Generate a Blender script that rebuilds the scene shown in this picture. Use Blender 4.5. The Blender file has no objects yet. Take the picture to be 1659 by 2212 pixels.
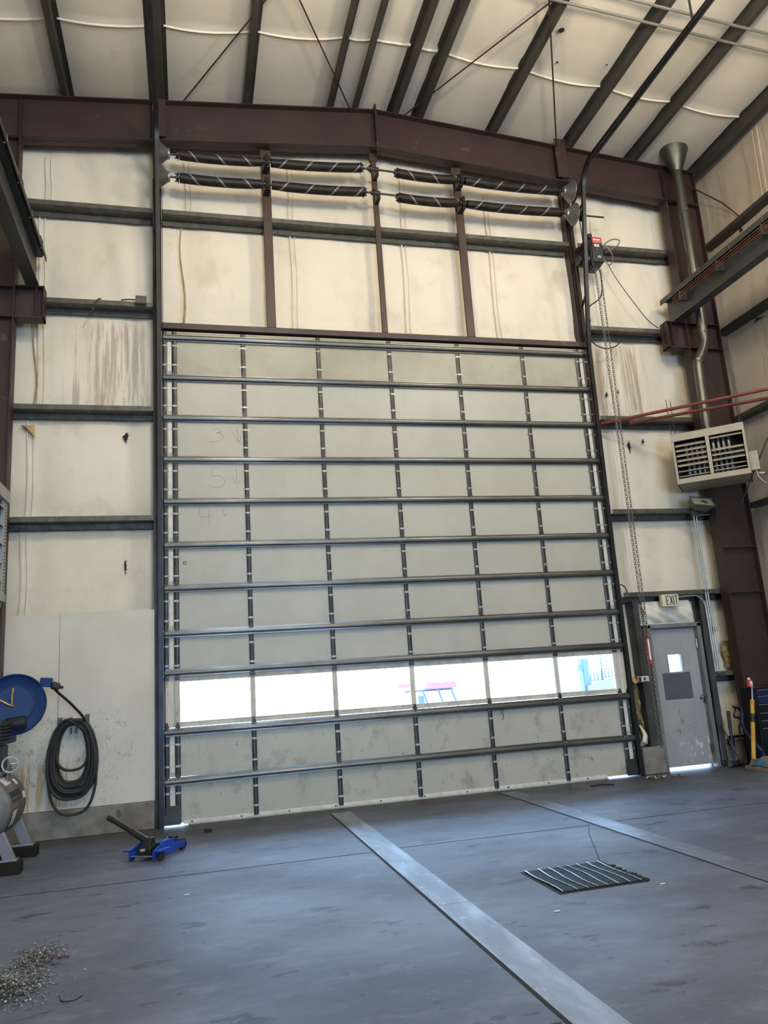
import bpy, bmesh, math, random
from mathutils import Vector, Matrix
random.seed(7)
C = bpy.context.scene.collection
PI = math.pi
Vv = Vector

# ------------------------------------------------------------------ materials
def nd(nt, t, **k):
    n = nt.nodes.new(t)
    for a, b in k.items():
        if a == 'inp':
            for q, v in b.items(): n.inputs[q].default_value = v
        else: setattr(n, a, b)
    return n
def mth(nt, op, a, b=None, c=None):
    n = nt.nodes.new('ShaderNodeMath'); n.operation = op
    for i, v in enumerate((a, b, c)):
        if v is None: continue
        if isinstance(v, (int, float)): n.inputs[i].default_value = v
        else: nt.links.new(v, n.inputs[i])
    return n.outputs[0]
def ramp(nt, src, lo, hi):
    n = nd(nt, 'ShaderNodeMapRange', interpolation_type='SMOOTHSTEP'); n.inputs[1].default_value = lo; n.inputs[2].default_value = hi
    nt.links.new(src, n.inputs[0]); return n.outputs[0]
def mixc(nt, f, a, b, blend='MIX'):
    n = nd(nt, 'ShaderNodeMix', data_type='RGBA', blend_type=blend)
    for i, v in ((0, f), (6, a), (7, b)):
        if isinstance(v, (int, float)): n.inputs[i].default_value = v
        elif isinstance(v, tuple): n.inputs[i].default_value = v + (1,) if len(v) == 3 else v
        else: nt.links.new(v, n.inputs[i])
    return n.outputs[2]
def noise(nt, scale, stretch=(1, 1, 1), detail=5, rough=.6, off=(0, 0, 0)):
    tc = nd(nt, 'ShaderNodeTexCoord'); mp = nd(nt, 'ShaderNodeMapping')
    mp.inputs['Scale'].default_value = stretch; mp.inputs['Location'].default_value = off
    nt.links.new(tc.outputs['Object'], mp.inputs[0])
    n = nd(nt, 'ShaderNodeTexNoise'); n.inputs['Scale'].default_value = scale; n.inputs['Detail'].default_value = detail; n.inputs['Roughness'].default_value = rough
    nt.links.new(mp.outputs[0], n.inputs['Vector']); return n.outputs[0]
def sep(nt):
    tc = nd(nt, 'ShaderNodeTexCoord'); s = nd(nt, 'ShaderNodeSeparateXYZ'); nt.links.new(tc.outputs['Object'], s.inputs[0]); return s.outputs
def boxmask(nt, s, x0, x1, z0, z1, e=.12, yz=(0, 2)):
    a = ramp(nt, s[yz[0]], x0, x0 + e); b = ramp(nt, s[yz[0]], x1, x1 - e)
    c = ramp(nt, s[yz[1]], z0, z0 + e); d = ramp(nt, s[yz[1]], z1, z1 - e)
    return mth(nt, 'MULTIPLY', mth(nt, 'MULTIPLY', a, b), mth(nt, 'MULTIPLY', c, d))
def M(name, c1, c2=None, scale=3, stretch=(1, 1, 1), rough=.6, rv=.1, metal=0, bump=0, bscale=30, spots=None, lo=.35, hi=.65, spec=.5, extra=None):
    m = bpy.data.materials.new(name); m.use_nodes = True; nt = m.node_tree; b = nt.nodes['Principled BSDF']
    b.inputs['Metallic'].default_value = metal; b.inputs['Specular IOR Level'].default_value = spec
    n = noise(nt, scale, stretch)
    c2 = c2 or tuple(x * .8 for x in c1)
    col = mixc(nt, ramp(nt, n, lo, hi), c1, c2)
    for s in spots or ():
        nn = noise(nt, s['scale'], s.get('stretch', (1, 1, 1)), 6, .65, s.get('off', (3, 1, 2)))
        f = ramp(nt, nn, s['t'], s['t'] + s.get('w', .05))
        if 'mask' in s:
            mk = None
            for bx in s['mask']:
                q = boxmask(nt, sep(nt), *bx); mk = q if mk is None else mth(nt, 'MAXIMUM', mk, q)
            f = mth(nt, 'MULTIPLY', f, mk)
        f = mth(nt, 'MULTIPLY', f, s.get('a', 1.0))
        col = mixc(nt, f, col, s['col'])
    if extra: col = extra(nt, col)
    nt.links.new(col, b.inputs['Base Color'])
    r = mth(nt, 'ADD', mth(nt, 'MULTIPLY', mth(nt, 'SUBTRACT', n, .5), rv * 2), rough); nt.links.new(r, b.inputs['Roughness'])
    if bump:
        bp = nd(nt, 'ShaderNodeBump'); bp.inputs['Strength'].default_value = bump; bp.inputs['Distance'].default_value = .02
        nt.links.new(noise(nt, bscale, stretch), bp.inputs['Height']); nt.links.new(bp.outputs[0], b.inputs['Normal'])
    return m
def spring_extra(nt, col):
    s = sep(nt)
    # painted stripe that runs along the wire, so it winds round the coil
    tc = nd(nt, 'ShaderNodeAttribute', attribute_name='turn')
    return mixc(nt, ramp(nt, tc.outputs['Fac'], .5, .55), col, (.30, .285, .245))
m = {}
def door_shade_grime(nt, col):
    # slab grime along the door foot, deepened to paint in the shade below the windows
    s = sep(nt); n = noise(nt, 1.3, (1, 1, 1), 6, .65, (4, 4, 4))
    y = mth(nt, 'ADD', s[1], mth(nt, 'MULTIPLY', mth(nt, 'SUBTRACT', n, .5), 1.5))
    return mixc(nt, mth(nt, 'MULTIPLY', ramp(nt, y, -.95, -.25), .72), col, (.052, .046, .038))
def glass_mat():
    mm = bpy.data.materials.new('window_glass'); mm.use_nodes = True; nt = mm.node_tree
    for n in list(nt.nodes): nt.nodes.remove(n)
    o = nd(nt, 'ShaderNodeOutputMaterial'); t = nd(nt, 'ShaderNodeBsdfTransparent'); g = nd(nt, 'ShaderNodeBsdfGlossy'); x = nd(nt, 'ShaderNodeMixShader')
    t.inputs[0].default_value = (.93, .96, .95, 1); g.inputs['Roughness'].default_value = .05
    fr = nd(nt, 'ShaderNodeFresnel'); fr.inputs[0].default_value = 1.35
    nt.links.new(fr.outputs[0], x.inputs[0]); nt.links.new(t.outputs[0], x.inputs[1]); nt.links.new(g.outputs[0], x.inputs[2]); nt.links.new(x.outputs[0], o.inputs[0])
    return mm
CREAM = (.76, .69, .55)
DRIP = (.30, .22, .14)
m['liner'] = M('cream_insulation_facing', CREAM, (.70, .63, .49), scale=.9, stretch=(1, 1, .6), rough=.55, bump=.12, bscale=9, spec=.25, spots=[
    dict(scale=3.0, stretch=(2.6, 2.6, .10), t=.49, w=.08, col=DRIP, a=.55, mask=[(-1.75, -.42, 5.55, 7.08, .2)]),
    dict(scale=3.4, stretch=(2.6, 2.6, .10), t=.475, w=.08, col=DRIP, a=.65, off=(1.3, 4, 2), mask=[(6.5, 7.75, 5.55, 7.08, .25)]),
    dict(scale=9, stretch=(2.2, 2.2, .12), t=.50, w=.08, col=(.40, .34, .26), a=.6, mask=[(-1.5, -.45, 5.6, 7.0, .2), (6.6, 7.6, 5.6, 7.0, .2)]),
    dict(scale=4, stretch=(2.2, 2.2, .16), t=.56, w=.12, col=(.44, .34, .22), a=.45, off=(8, 2, 1), mask=[(-.95, -.4, 3.2, 5.4, .2), (6.5, 7.3, 3.1, 5.4, .3), (6.4, 7.0, .4, 2.6, .15)]),
    dict(scale=7, stretch=(1.6, 1.6, .25), t=.60, w=.08, col=(.17, .13, .09), a=.6, off=(2, 5, 2), mask=[(7.9, 8.5, .4, 2.4, .15)]),
    dict(scale=1.6, stretch=(1, 1, .8), t=.50, w=.2, col=(.50, .42, .31), a=.4, off=(5, 1, 7)), dict(scale=22, t=.66, w=.05, col=(.33, .27, .19), a=.45, off=(3, 3, 1))])
m['sideliner'] = M('dirty_shaded_side_facing', (.50, .43, .33), (.43, .37, .28), scale=.9, rough=.6, bump=.1, bscale=8, spec=.2, spots=[dict(scale=2.4, stretch=(2.2, 2.2, .16), t=.50, w=.15, col=(.28, .22, .15), a=.5)])  # dirt streaks; base colour darkened as well, standing in for dimmer light
m['ceiling'] = M('cream_roof_blanket', (.76, .69, .56), (.70, .63, .50), scale=.7, rough=.5, bump=.10, bscale=7, spec=.3, spots=[dict(scale=.9, t=.60, w=.15, col=(.36, .28, .18), a=.4), dict(scale=5, t=.72, w=.05, col=(.2, .15, .1), a=.5)])
m['board'] = M('white_wall_board', (.66, .62, .51), (.60, .56, .46), scale=1.3, rough=.5, bump=.04, bscale=30, spec=.3, spots=[
    dict(scale=9, stretch=(1.4, 1, .9), t=.54, w=.12, col=(.20, .165, .11), a=.6, mask=[(-3, -.5, .2, 1.75, .5)]),
    dict(scale=26, stretch=(1.2, 1, .8), t=.58, w=.08, col=(.12, .10, .08), a=.6, off=(1, 2, 9), mask=[(-2.6, -.6, .3, 1.7, .4)]),
    dict(scale=5, stretch=(2.4, 2, .22), t=.44, w=.12, col=(.42, .27, .10), a=.8, mask=[(-2.3, -1.3, .25, 1.0, .2)]),
    dict(scale=2.6, t=.52, w=.2, col=(.42, .37, .28), a=.45, mask=[(-3.2, -.5, .2, 1.6, .6)])])
m['stem'] = M('grey_stem_concrete', (.26, .24, .20), (.17, .15, .12), scale=3.5, rough=.85, bump=.3, bscale=24, spots=[dict(scale=6, t=.58, w=.1, col=(.07, .06, .05), a=.7)])
m['floor'] = M('worn_floor_concrete', (.124, .147, .208), (.082, .099, .142), scale=.55, stretch=(.8, 1.1, 1), rough=.56, rv=.20, bump=.06, bscale=26, spec=.38, extra=door_shade_grime, spots=[
    dict(scale=2.3, stretch=(.7, 1.9, 1), t=.50, w=.16, col=(.085, .095, .12), a=.6),
    dict(scale=2.8, stretch=(.8, 1.5, 1), t=.50, w=.2, col=(.20, .23, .30), a=.4, off=(9, 4, 0)),
    dict(scale=14, stretch=(.8, 1.6, 1), t=.56, w=.14, col=(.22, .25, .31), a=.3, off=(1, 4, 3)),
    dict(scale=1.9, stretch=(1, 2, 1), t=.60, w=.05, col=(.04, .042, .05), a=.75, off=(2, 7, 0)),
    dict(scale=5.5, stretch=(1, 2, 1), t=.66, w=.03, col=(.03, .03, .033), a=.85, off=(6, 3, 0))])
m['gratebar'] = M('black_grate_steel', (.010, .010, .012), rough=.55, spec=.25)
m['plate'] = M('worn_steel_plate', (.30, .33, .39), (.19, .21, .26), scale=3, stretch=(1, .3, 1), rough=.46, rv=.2, metal=.35, bump=.05, bscale=40, spots=[dict(scale=9, stretch=(1, .5, 1), t=.58, w=.1, col=(.44, .46, .50), a=.5)])
m['dullplate'] = M('dull_steel_plate', (.17, .19, .24), (.12, .138, .175), scale=2.5, stretch=(1, .4, 1), rough=.45, rv=.2, metal=.3, spots=[dict(scale=7, stretch=(1, .5, 1), t=.56, w=.1, col=(.32, .34, .38), a=.5)])
m['groove'] = M('dark_joint', (.018, .018, .02), rough=.9)
m['redox'] = M('oxide_red_steel', (.044, .022, .018), (.033, .017, .014), scale=1.6, rough=.5, rv=.12, spots=[dict(scale=3, t=.64, w=.08, col=(.16, .10, .05), a=.5), dict(scale=20, t=.70, w=.04, col=(.16, .12, .09), a=.5)])
m['post'] = M('brown_post_steel', (.062, .035, .023), (.045, .025, .017), scale=2.6, stretch=(1, 1, .5), rough=.5, spots=[dict(scale=9, t=.66, w=.05, col=(.20, .13, .08), a=.5)])
m['galv'] = M('dull_galvanised', (.125, .121, .096), (.085, .082, .065), scale=7, rough=.5, rv=.15, metal=.35, spots=[dict(scale=24, t=.58, w=.1, col=(.30, .29, .24), a=.5)])
m['purlin'] = M('dusty_purlin_steel', (.062, .057, .044), (.045, .041, .032), scale=4, stretch=(1, .4, 1), rough=.55, metal=.2)
m['track'] = M('dark_track_steel', (.035, .035, .038), (.025, .025, .027), scale=4, rough=.35, metal=.6)
m['trackbrown'] = M('track_mount_steel', (.05, .04, .034), (.035, .028, .025), scale=4, rough=.45, metal=.4)
m['panel'] = M('pale_door_panel', (.47, .455, .375), (.43, .415, .34), scale=1.1, rough=.42, rv=.06, bump=.03, bscale=4, spec=.35, spots=[
    dict(scale=2.6, stretch=(2, 2, .5), t=.60, w=.14, col=(.36, .33, .24), a=.4),
    dict(scale=11, stretch=(1.3, 1, .7), t=.62, w=.05, col=(.09, .08, .06), a=.6, mask=[(-1, 7, -.5, 1.22, .3)]),
    dict(scale=3, stretch=(1, 1, .8), t=.52, w=.14, col=(.24, .215, .16), a=.5, off=(4, 2, 2), mask=[(-1, 7, -.5, 1.22, .3)])])
m['toppanel'] = M('hazed_top_panel', (.40, .375, .29), (.33, .305, .23), scale=1.1, rough=.42, rv=.06, spec=.35, spots=[
    dict(scale=7, stretch=(1.2, 1, .9), t=.67, w=.04, col=(.60, .57, .47), a=.6), dict(scale=2, t=.56, w=.12, col=(.30, .27, .19), a=.5)])
m['stile'] = M('dark_stile_steel', (.060, .058, .053), (.042, .04, .037), scale=5, rough=.42, metal=.5, spots=[dict(scale=14, t=.64, w=.06, col=(.16, .155, .14), a=.5)])
m['strut'] = M('grey_strut_steel', (.17, .163, .145), (.11, .105, .093), scale=3, stretch=(.3, 1, 1), rough=.33, rv=.1, metal=.75)
m['clip'] = M('zinc_clip', (.34, .33, .29), (.24, .23, .2), scale=9, rough=.4, metal=.6)
m['clipbright'] = M('pale_zinc_clip', (.42, .41, .38), (.34, .33, .30), scale=9, rough=.45, metal=.3)
m['bright'] = M('bright_zinc', (.50, .49, .46), (.4, .39, .36), scale=9, rough=.28, metal=.9)
m['whitestrip'] = M('pale_strip', (.72, .69, .60), (.6, .57, .48), scale=8, rough=.6)
m['wframe'] = M('weathered_bloom_frame', (.66, .61, .51), (.50, .45, .36), scale=5, stretch=(1, 1, .25), rough=.6, spots=[dict(scale=14, stretch=(1, 1, .3), t=.6, w=.1, col=(.24, .19, .13), a=.6)])  # worn whitish wood, colour lifted to imitate bloom from the panes
m['glass'] = glass_mat()
m['spring'] = M('oiled_spring_steel', (.014, .012, .010), (.026, .020, .012), scale=5, rough=.5, metal=.2, spec=.3, extra=spring_extra)
m['shaft'] = M('shaft_steel', (.05, .04, .032), rough=.4, metal=.7)
m['cast'] = M('cast_aluminium', (.33, .33, .30), (.25, .25, .23), scale=9, rough=.42, metal=.7)
m['crane'] = M('grey_green_crane_paint', (.055, .056, .048), (.040, .041, .036), scale=1.6, rough=.45, spots=[dict(scale=6, t=.64, w=.1, col=(.10, .075, .05), a=.4)])
m['copper'] = M('orange_conductor', (.24, .085, .035), (.18, .06, .025), scale=8, rough=.45)
m['redpipe'] = M('red_painted_pipe', (.20, .040, .026), (.15, .03, .02), scale=6, rough=.45)
m['greypipe'] = M('grey_conduit', (.25, .235, .19), rough=.4, metal=.4)
m['conduit'] = M('galvanised_conduit', (.40, .39, .35), (.32, .31, .28), scale=6, rough=.4, metal=.5)
m['flue'] = M('galvanised_flue', (.15, .15, .125), (.11, .11, .09), scale=5, stretch=(1, 1, .5), rough=.38, metal=.8)
m['beige'] = M('beige_enamel', (.40, .345, .255), (.36, .31, .23), scale=3, rough=.42, spec=.4)
m['greyenamel'] = M('grey_enamel', (.34, .34, .33), (.29, .29, .28), scale=3, rough=.45)
m['dark'] = M('dark_inside', (.012, .011, .010), rough=.8)
m['black'] = M('black_paint', (.014, .014, .016), (.022, .022, .024), scale=6, rough=.4)
m['rubber'] = M('black_rubber', (.020, .019, .018), (.03, .028, .026), scale=9, rough=.65)
m['blue'] = M('blue_enamel', (.009, .043, .15), (.007, .033, .115), scale=3, rough=.48, spec=.3, spots=[dict(scale=7, t=.64, w=.1, col=(.06, .07, .09), a=.5)])
m['jackblue'] = M('bright_blue_paint', (.015, .07, .42), (.012, .05, .32), scale=6, rough=.35)
m['navy'] = M('dark_blue_paint', (.010, .018, .075), rough=.4)
m['yellow'] = M('yellow_plastic', (.62, .36, .035), (.5, .28, .03), scale=6, rough=.5)
m['tank'] = M('grey_tank_paint', (.30, .30, .32), (.25, .25, .265), scale=3, rough=.32, metal=.4)
m['tankplate'] = M('brown_grey_steel', (.17, .155, .14), (.12, .11, .10), scale=5, rough=.5)
m['white'] = M('white_label', (.78, .77, .74), (.68, .67, .64), scale=20, rough=.5)
m['red'] = M('red_label', (.55, .045, .035), rough=.5)
m['maroon'] = M('maroon_stripe', (.12, .035, .04), rough=.5)
m['brass'] = M('brass_fitting', (.42, .33, .17), rough=.35, metal=.8)
m['doorgrey'] = M('grey_door_paint', (.36, .36, .355), (.32, .32, .315), scale=2.4, rough=.45, spots=[
    dict(scale=14, stretch=(1.6, 1, .6), t=.61, w=.05, col=(.07, .065, .06), a=.7, mask=[(6.8, 8, .2, 1.1, .3)]),
    dict(scale=12, stretch=(1.2, 1, .8), t=.56, w=.04, col=(.62, .62, .60), a=.8, off=(2, 2, 5), mask=[(7.2, 7.9, .05, .5, .15)])])
m['doorframe'] = M('grey_door_frame', (.20, .20, .185), (.15, .15, .14), scale=4, stretch=(1, 1, .4), rough=.5, spots=[dict(scale=10, t=.62, w=.08, col=(.08, .075, .07), a=.5)])
m['steel'] = M('dark_grey_channel', (.085, .083, .078), (.06, .058, .055), scale=4, rough=.5, metal=.3, spots=[dict(scale=11, t=.62, w=.08, col=(.15, .145, .135), a=.5)])
m['kick'] = M('dark_grey_plate', (.095, .105, .12), (.08, .09, .105), scale=4, rough=.5)
m['signface'] = M('ivory_sign', (.66, .62, .47), (.6, .56, .42), scale=5, rough=.5)
m['green'] = M('dark_green_letter', (.012, .06, .03), rough=.5)
m['wool'] = M('yellow_brown_wool', (.36, .27, .10), (.17, .12, .05), scale=16, rough=.95, bump=.8, bscale=30)
m['facing'] = M('loose_white_facing', (.80, .75, .63), (.68, .63, .52), scale=8, rough=.6, bump=.3, bscale=12)
m['tan'] = M('tan_edge_tape', (.48, .33, .15), (.36, .24, .10), scale=9, rough=.7)
m['wood'] = M('raw_timber', (.36, .22, .11), (.25, .15, .07), scale=5, stretch=(.4, 2, 2), rough=.7)
m['darkwood'] = M('oily_timber', (.022, .018, .015), rough=.8, spec=.2)
m['cloth'] = M('grey_blue_cloth', (.20, .235, .27), (.14, .165, .19), scale=6, rough=.9, bump=.3, bscale=20)
m['cyan'] = M('bright_blue_cloth', (.03, .26, .52), rough=.8)
m['pencil'] = M('pencil_line', (.30, .285, .235), rough=.9)
m['chip'] = M('metal_shavings', (.44, .44, .44), (.19, .19, .19), scale=60, rough=.35, metal=.7, bump=.3)
m['galvlens'] = M('floodlight_lens', (.36, .37, .28), (.5, .46, .25), scale=6, rough=.15)
m['fixture'] = M('bronze_fixture', (.13, .125, .10), rough=.5)
m['yard'] = M('pale_yard_concrete', (.62, .60, .56), (.55, .53, .49), scale=.3, rough=.8)
m['trailer'] = M('red_trailer_paint', (.22, .05, .07), (.18, .045, .06), scale=2, rough=.5)
m['machine'] = M('sky_blue_machine_paint', (.045, .078, .13), (.05, .085, .14), scale=2, rough=.5)
m['orange'] = M('orange_machine_paint', (.12, .095, .07), (.13, .11, .08), scale=2, rough=.5)
m['bluebox'] = M('pale_blue_box', (.065, .09, .13), rough=.6)
m['bluejeans'] = M('grey_rig_steel', (.05, .055, .075), rough=.6)

# ------------------------------------------------------------------ mesh builder
class MB:
    def __init__(s): s.v = []; s.f = []; s.mi = []; s.fl = []
    def add(s, vs, fs, mi=0, fl=None):
        o = len(s.v); s.v += [tuple(v) for v in vs]
        for f in fs: s.f.append(tuple(i + o for i in f)); s.mi.append(mi); s.fl.append(fl or 0.0)
        return s
    def box(s, x0, x1, y0, y1, z0, z1, mi=0, R=None, about=None):
        vs = [Vv((x, y, z)) for x in (x0, x1) for y in (y0, y1) for z in (z0, z1)]
        if R is not None:
            a = Vv(about) if about is not None else Vv(((x0 + x1) / 2, (y0 + y1) / 2, (z0 + z1) / 2)); vs = [R @ (v - a) + a for v in vs]
        return s.add(vs, [(0, 1, 3, 2), (4, 6, 7, 5), (0, 4, 5, 1), (2, 3, 7, 6), (0, 2, 6, 4), (1, 5, 7, 3)], mi)
    def tube(s, pts, r, n=8, mi=0, cap=True, r2=None, flat=1.0):
        pts = [Vv(p) for p in pts]; k = len(pts); rings = []
        t0 = (pts[1] - pts[0]).normalized(); a = Vv((0, 0, 1)) if abs(t0.z) < .9 else Vv((1, 0, 0)); u = t0.cross(a).normalized()
        for i, p in enumerate(pts):
            t = (pts[min(i + 1, k - 1)] - pts[max(i - 1, 0)]).normalized()
            u = (u - t * u.dot(t)).normalized(); w = t.cross(u)
            rr = r if r2 is None else r + (r2 - r) * i / (k - 1)
            if isinstance(r, (list, tuple)): rr = r[i]
            rings.append([p + u * rr * math.cos(2 * PI * j / n) + w * rr * flat * math.sin(2 * PI * j / n) for j in range(n)])
        vs = [v for q in rings for v in q]
        fs = [(i * n + j, i * n + (j + 1) % n, (i + 1) * n + (j + 1) % n, (i + 1) * n + j) for i in range(k - 1) for j in range(n)]
        if cap: fs += [tuple(range(n - 1, -1, -1)), tuple((k - 1) * n + j for j in range(n))]
        return s.add(vs, fs, mi)
    def cyl(s, p0, p1, r, n=16, mi=0, r2=None): return s.tube([p0, p1], r, n, mi, True, r2)
    def lathe(s, prof, n=24, mi=0, mat=None):
        # prof: (radius, height) about local z
        mat = mat or Matrix.Identity(4); vs = []; fs = []
        for r, h in prof:
            for j in range(n): a = 2 * PI * j / n; vs.append(mat @ Vv((r * math.cos(a), r * math.sin(a), h)))
        for i in range(len(prof) - 1):
            for j in range(n): fs.append((i * n + j, i * n + (j + 1) % n, (i + 1) * n + (j + 1) % n, (i + 1) * n + j))
        return s.add(vs, fs, mi)
    def ext(s, prof, axis, a0, a1, mi=0, close=True):
        # prof 2-D outline pulled along x, y or z between a0 and a1
        def P(u, v, a): return {'x': (a, u, v), 'y': (u, a, v), 'z': (u, v, a)}[axis]
        n = len(prof); vs = [P(u, v, a0) for u, v in prof] + [P(u, v, a1) for u, v in prof]
        fs = [(i, (i + 1) % n, (i + 1) % n + n, i + n) for i in range(n if close else n - 1)]
        if close: fs += [tuple(range(n - 1, -1, -1)), tuple(range(n, 2 * n))]
        return s.add(vs, fs, mi)
    def sheet(s, prof, th, axis, a0, a1, mi=0):
        # folded sheet: polyline with thickness th pulled along an axis
        P = [Vv((u, v)) for u, v in prof]; off = []
        for i, p in enumerate(P):
            d = (P[min(i + 1, len(P) - 1)] - P[max(i - 1, 0)]).normalized(); off.append(p + Vv((-d.y, d.x)) * th)
        for i in range(len(P) - 1):
            s.ext([tuple(P[i]), tuple(P[i + 1]), tuple(off[i + 1]), tuple(off[i])], axis, a0, a1, mi)
        return s
    def grid(s, fn, nu, nv, mi=0):
        vs = [fn(i / nu, j / nv) for i in range(nu + 1) for j in range(nv + 1)]
        fs = [(i * (nv + 1) + j, (i + 1) * (nv + 1) + j, (i + 1) * (nv + 1) + j + 1, i * (nv + 1) + j + 1) for i in range(nu) for j in range(nv)]
        return s.add(vs, fs, mi)
    def ball(s, c, r, n=10, mi=0):
        if not isinstance(r, (tuple, list)): r = (r, r, r)
        vs = []; fs = []
        for i in range(n + 1):
            a = PI * i / n
            for j in range(2 * n): b = PI * j / n; vs.append((c[0] + r[0] * math.sin(a) * math.cos(b), c[1] + r[1] * math.sin(a) * math.sin(b), c[2] + r[2] * math.cos(a)))
        for i in range(n):
            for j in range(2 * n): fs.append((i * 2 * n + j, (i + 1) * 2 * n + j, (i + 1) * 2 * n + (j + 1) % (2 * n), i * 2 * n + (j + 1) % (2 * n)))
        return s.add(vs, fs, mi)
    def build(s, name, mats, parent=None, bevel=0, smooth=True, turn=False):
        me = bpy.data.meshes.new(name); me.from_pydata(s.v, [], s.f)
        for q in (mats if isinstance(mats, (list, tuple)) else [mats]): me.materials.append(m[q] if isinstance(q, str) else q)
        me.polygons.foreach_set('material_index', s.mi)
        bm = bmesh.new(); bm.from_mesh(me); bmesh.ops.recalc_face_normals(bm, faces=bm.faces); bm.to_mesh(me); bm.free()
        if turn:
            at = me.attributes.new('turn', 'FLOAT', 'FACE'); at.data.foreach_set('value', s.fl)
        if smooth:
            me.polygons.foreach_set('use_smooth', [True] * len(me.polygons)); me.set_sharp_from_angle(angle=math.radians(35))
        o = bpy.data.objects.new(name, me); C.objects.link(o)
        if parent is not None: adopt(o, parent)
        if bevel:
            b = o.modifiers.new('bevel', 'BEVEL'); b.width = bevel; b.segments = 2; b.limit_method = 'ANGLE'
        return o
def adopt(o, parent):
    # parts are modelled in room coordinates; cancel the parent's own offset
    o.parent = parent
    o.matrix_parent_inverse = Matrix.Translation(-Vv(parent['base'])) if 'base' in parent.keys() else Matrix.Identity(4)
def tag(o, label, cat, group=None, kind=None):
    o['label'] = label; o['category'] = cat
    if group: o['group'] = group
    if kind: o['kind'] = kind
    return o
def T(name, loc, label, cat, group=None, kind=None):
    o = bpy.data.objects.new(name, None); o.empty_display_size = .1; C.objects.link(o); o.location = loc; o['base'] = tuple(float(x) for x in loc)
    return tag(o, label, cat, group, kind)
def S(o): o['kind'] = 'structure'; return o
def copyob(o, parent, dx=(0, 0, 0)):
    c = o.copy(); C.objects.link(c); c.parent = parent; c.location = Vv(o.location) + Vv(dx); return c
def Zr(x): return 10.97 - .0875 * abs(x - 3.05)       # roof blanket height
def seg(a, b, n): return [Vv(a).lerp(Vv(b), i / n) for i in range(n + 1)]
def smoothpath(pts, n=8):
    P = [Vv(p) for p in pts]; out = []
    for i in range(len(P) - 1):
        p0, p1, p2, p3 = P[max(i - 1, 0)], P[i], P[i + 1], P[min(i + 2, len(P) - 1)]
        for k in range(n):
            t = k / n; out.append(.5 * ((2 * p1) + (p2 - p0) * t + (2 * p0 - 5 * p1 + 4 * p2 - p3) * t * t + (3 * p1 - p0 - 3 * p2 + p3) * t ** 3))
    return out + [P[-1]]
SKY = 20.0; SKYCOL = (.42, .655, 1.0, 1); EXPO = 0.0
LAMPS = [('a', (7.6, -8.5, 9.9), (4.5, 0, 4), .7, 82), ('b', (8.7, -4.0, 9.2), (6.0, 0, 5), .5, 45), ('c', (1.0, -8.5, 10.2), (1.5, 0, 3), .7, 52), ('e', (1.2, -5.4, 8.7), None, .35, 400), ('f', (5.4, -5.4, 8.7), None, .35, 400), ('g', (3, -13.5, 8.9), None, .35, 650)]  # a, b: lamps inferred from shadows; c: fill; e, f, g: added roof brighteners
# ------------------------------------------------------------------ room shell
XL, XR, YB = -3.20, 9.28, -22.0
GZ = [8.685, 7.145, 5.55, 3.975, 2.64]
DX0, DX1 = -.37, 6.43          # overhead door opening
EX0, EX1, EZ = 6.90, 7.86, 2.20   # exit door opening
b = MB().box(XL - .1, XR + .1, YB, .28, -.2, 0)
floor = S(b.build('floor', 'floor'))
def liner_patch(mb, x0, x1, z0, z1top, seams=(), zs=None):
    zz = sorted([z0] + [z for z in GZ if z > z0 + .1] )
    nx = max(4, int((x1 - x0) / .11)); nz = 70
    def fn(u, v):
        x = x0 + (x1 - x0) * u; zt = z1top if z1top else Zr(x); z = z0 + (zt - z0) * v
        lo = max([q for q in zz if q <= z + 1e-6] or [z0]); hi = min([q for q in zz + [zt] if q > z + 1e-6] or [zt])
        t = (z - lo) / max(hi - lo, .01); bul = .045 * (4 * t * (1 - t)) ** .6 * (1 if hi - lo > .3 else .2)
        for sx in seams: bul -= .03 * math.exp(-((x - sx) / .09) ** 2)
        bul += .006 * math.sin(x * 7 + z * 1.3) * math.sin(z * 3.1)
        return (x, .262 - max(bul, 0), z)
    mb.grid(fn, nx, nz)
wb = MB()
liner_patch(wb, XL, DX0, 0, None, (-1.98, -.75))
liner_patch(wb, DX0, DX1, 6.66, None, (.02, 1.62, 3.45, 5.0))
liner_patch(wb, DX1, EX0, 0, None, (6.78,))
liner_patch(wb, EX0, EX1, EZ, None, (7.45,))
liner_patch(wb, EX1, XR, 0, None, (8.2,))
for x0, x1, z0, z1 in ((XL - .1, DX0, 0, 10.6), (DX0, DX1, 6.66, 11.0), (DX1, EX0, 0, 10.7), (EX0, EX1, EZ, 10.6), (EX1, XR + .1, 0, 10.55)): wb.box(x0, x1, .270, .278, z0, z1)
wall_back = S(wb.build('wall_back', 'liner'))
def seam(x, z0, z1, wob=.012, mat='liner', r=.012):
    mb = MB(); n = 14
    pts = [(x + wob * math.sin(i * .35 + x * 3), .214, z0 + (z1 - z0) * i / n) for i in range(n + 1)]
    mb.tube(pts, r, 5); mb.tube([(p[0] + .07, p[1] + .01, p[2]) for p in pts], r * .6, 4)
    return mb.build('insulation_seam', mat, wall_back)
for x, a, c in ((-1.99, 8.85, 9.6), (-2.05, 7.2, 8.6), (-2.02, 5.62, 7.06), (-2.12, 4.05, 5.45), (-2.16, 2.76, 3.88),
                (.02, 8.8, 9.75), (1.62, 6.9, 8.6), (1.62, 8.8, 9.9), (3.45, 6.9, 8.6), (3.5, 8.8, 9.9), (5.0, 6.9, 8.6), (5.0, 8.8, 9.7), (7.0, 8.8, 9.6)):
    seam(x, a, c)
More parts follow.
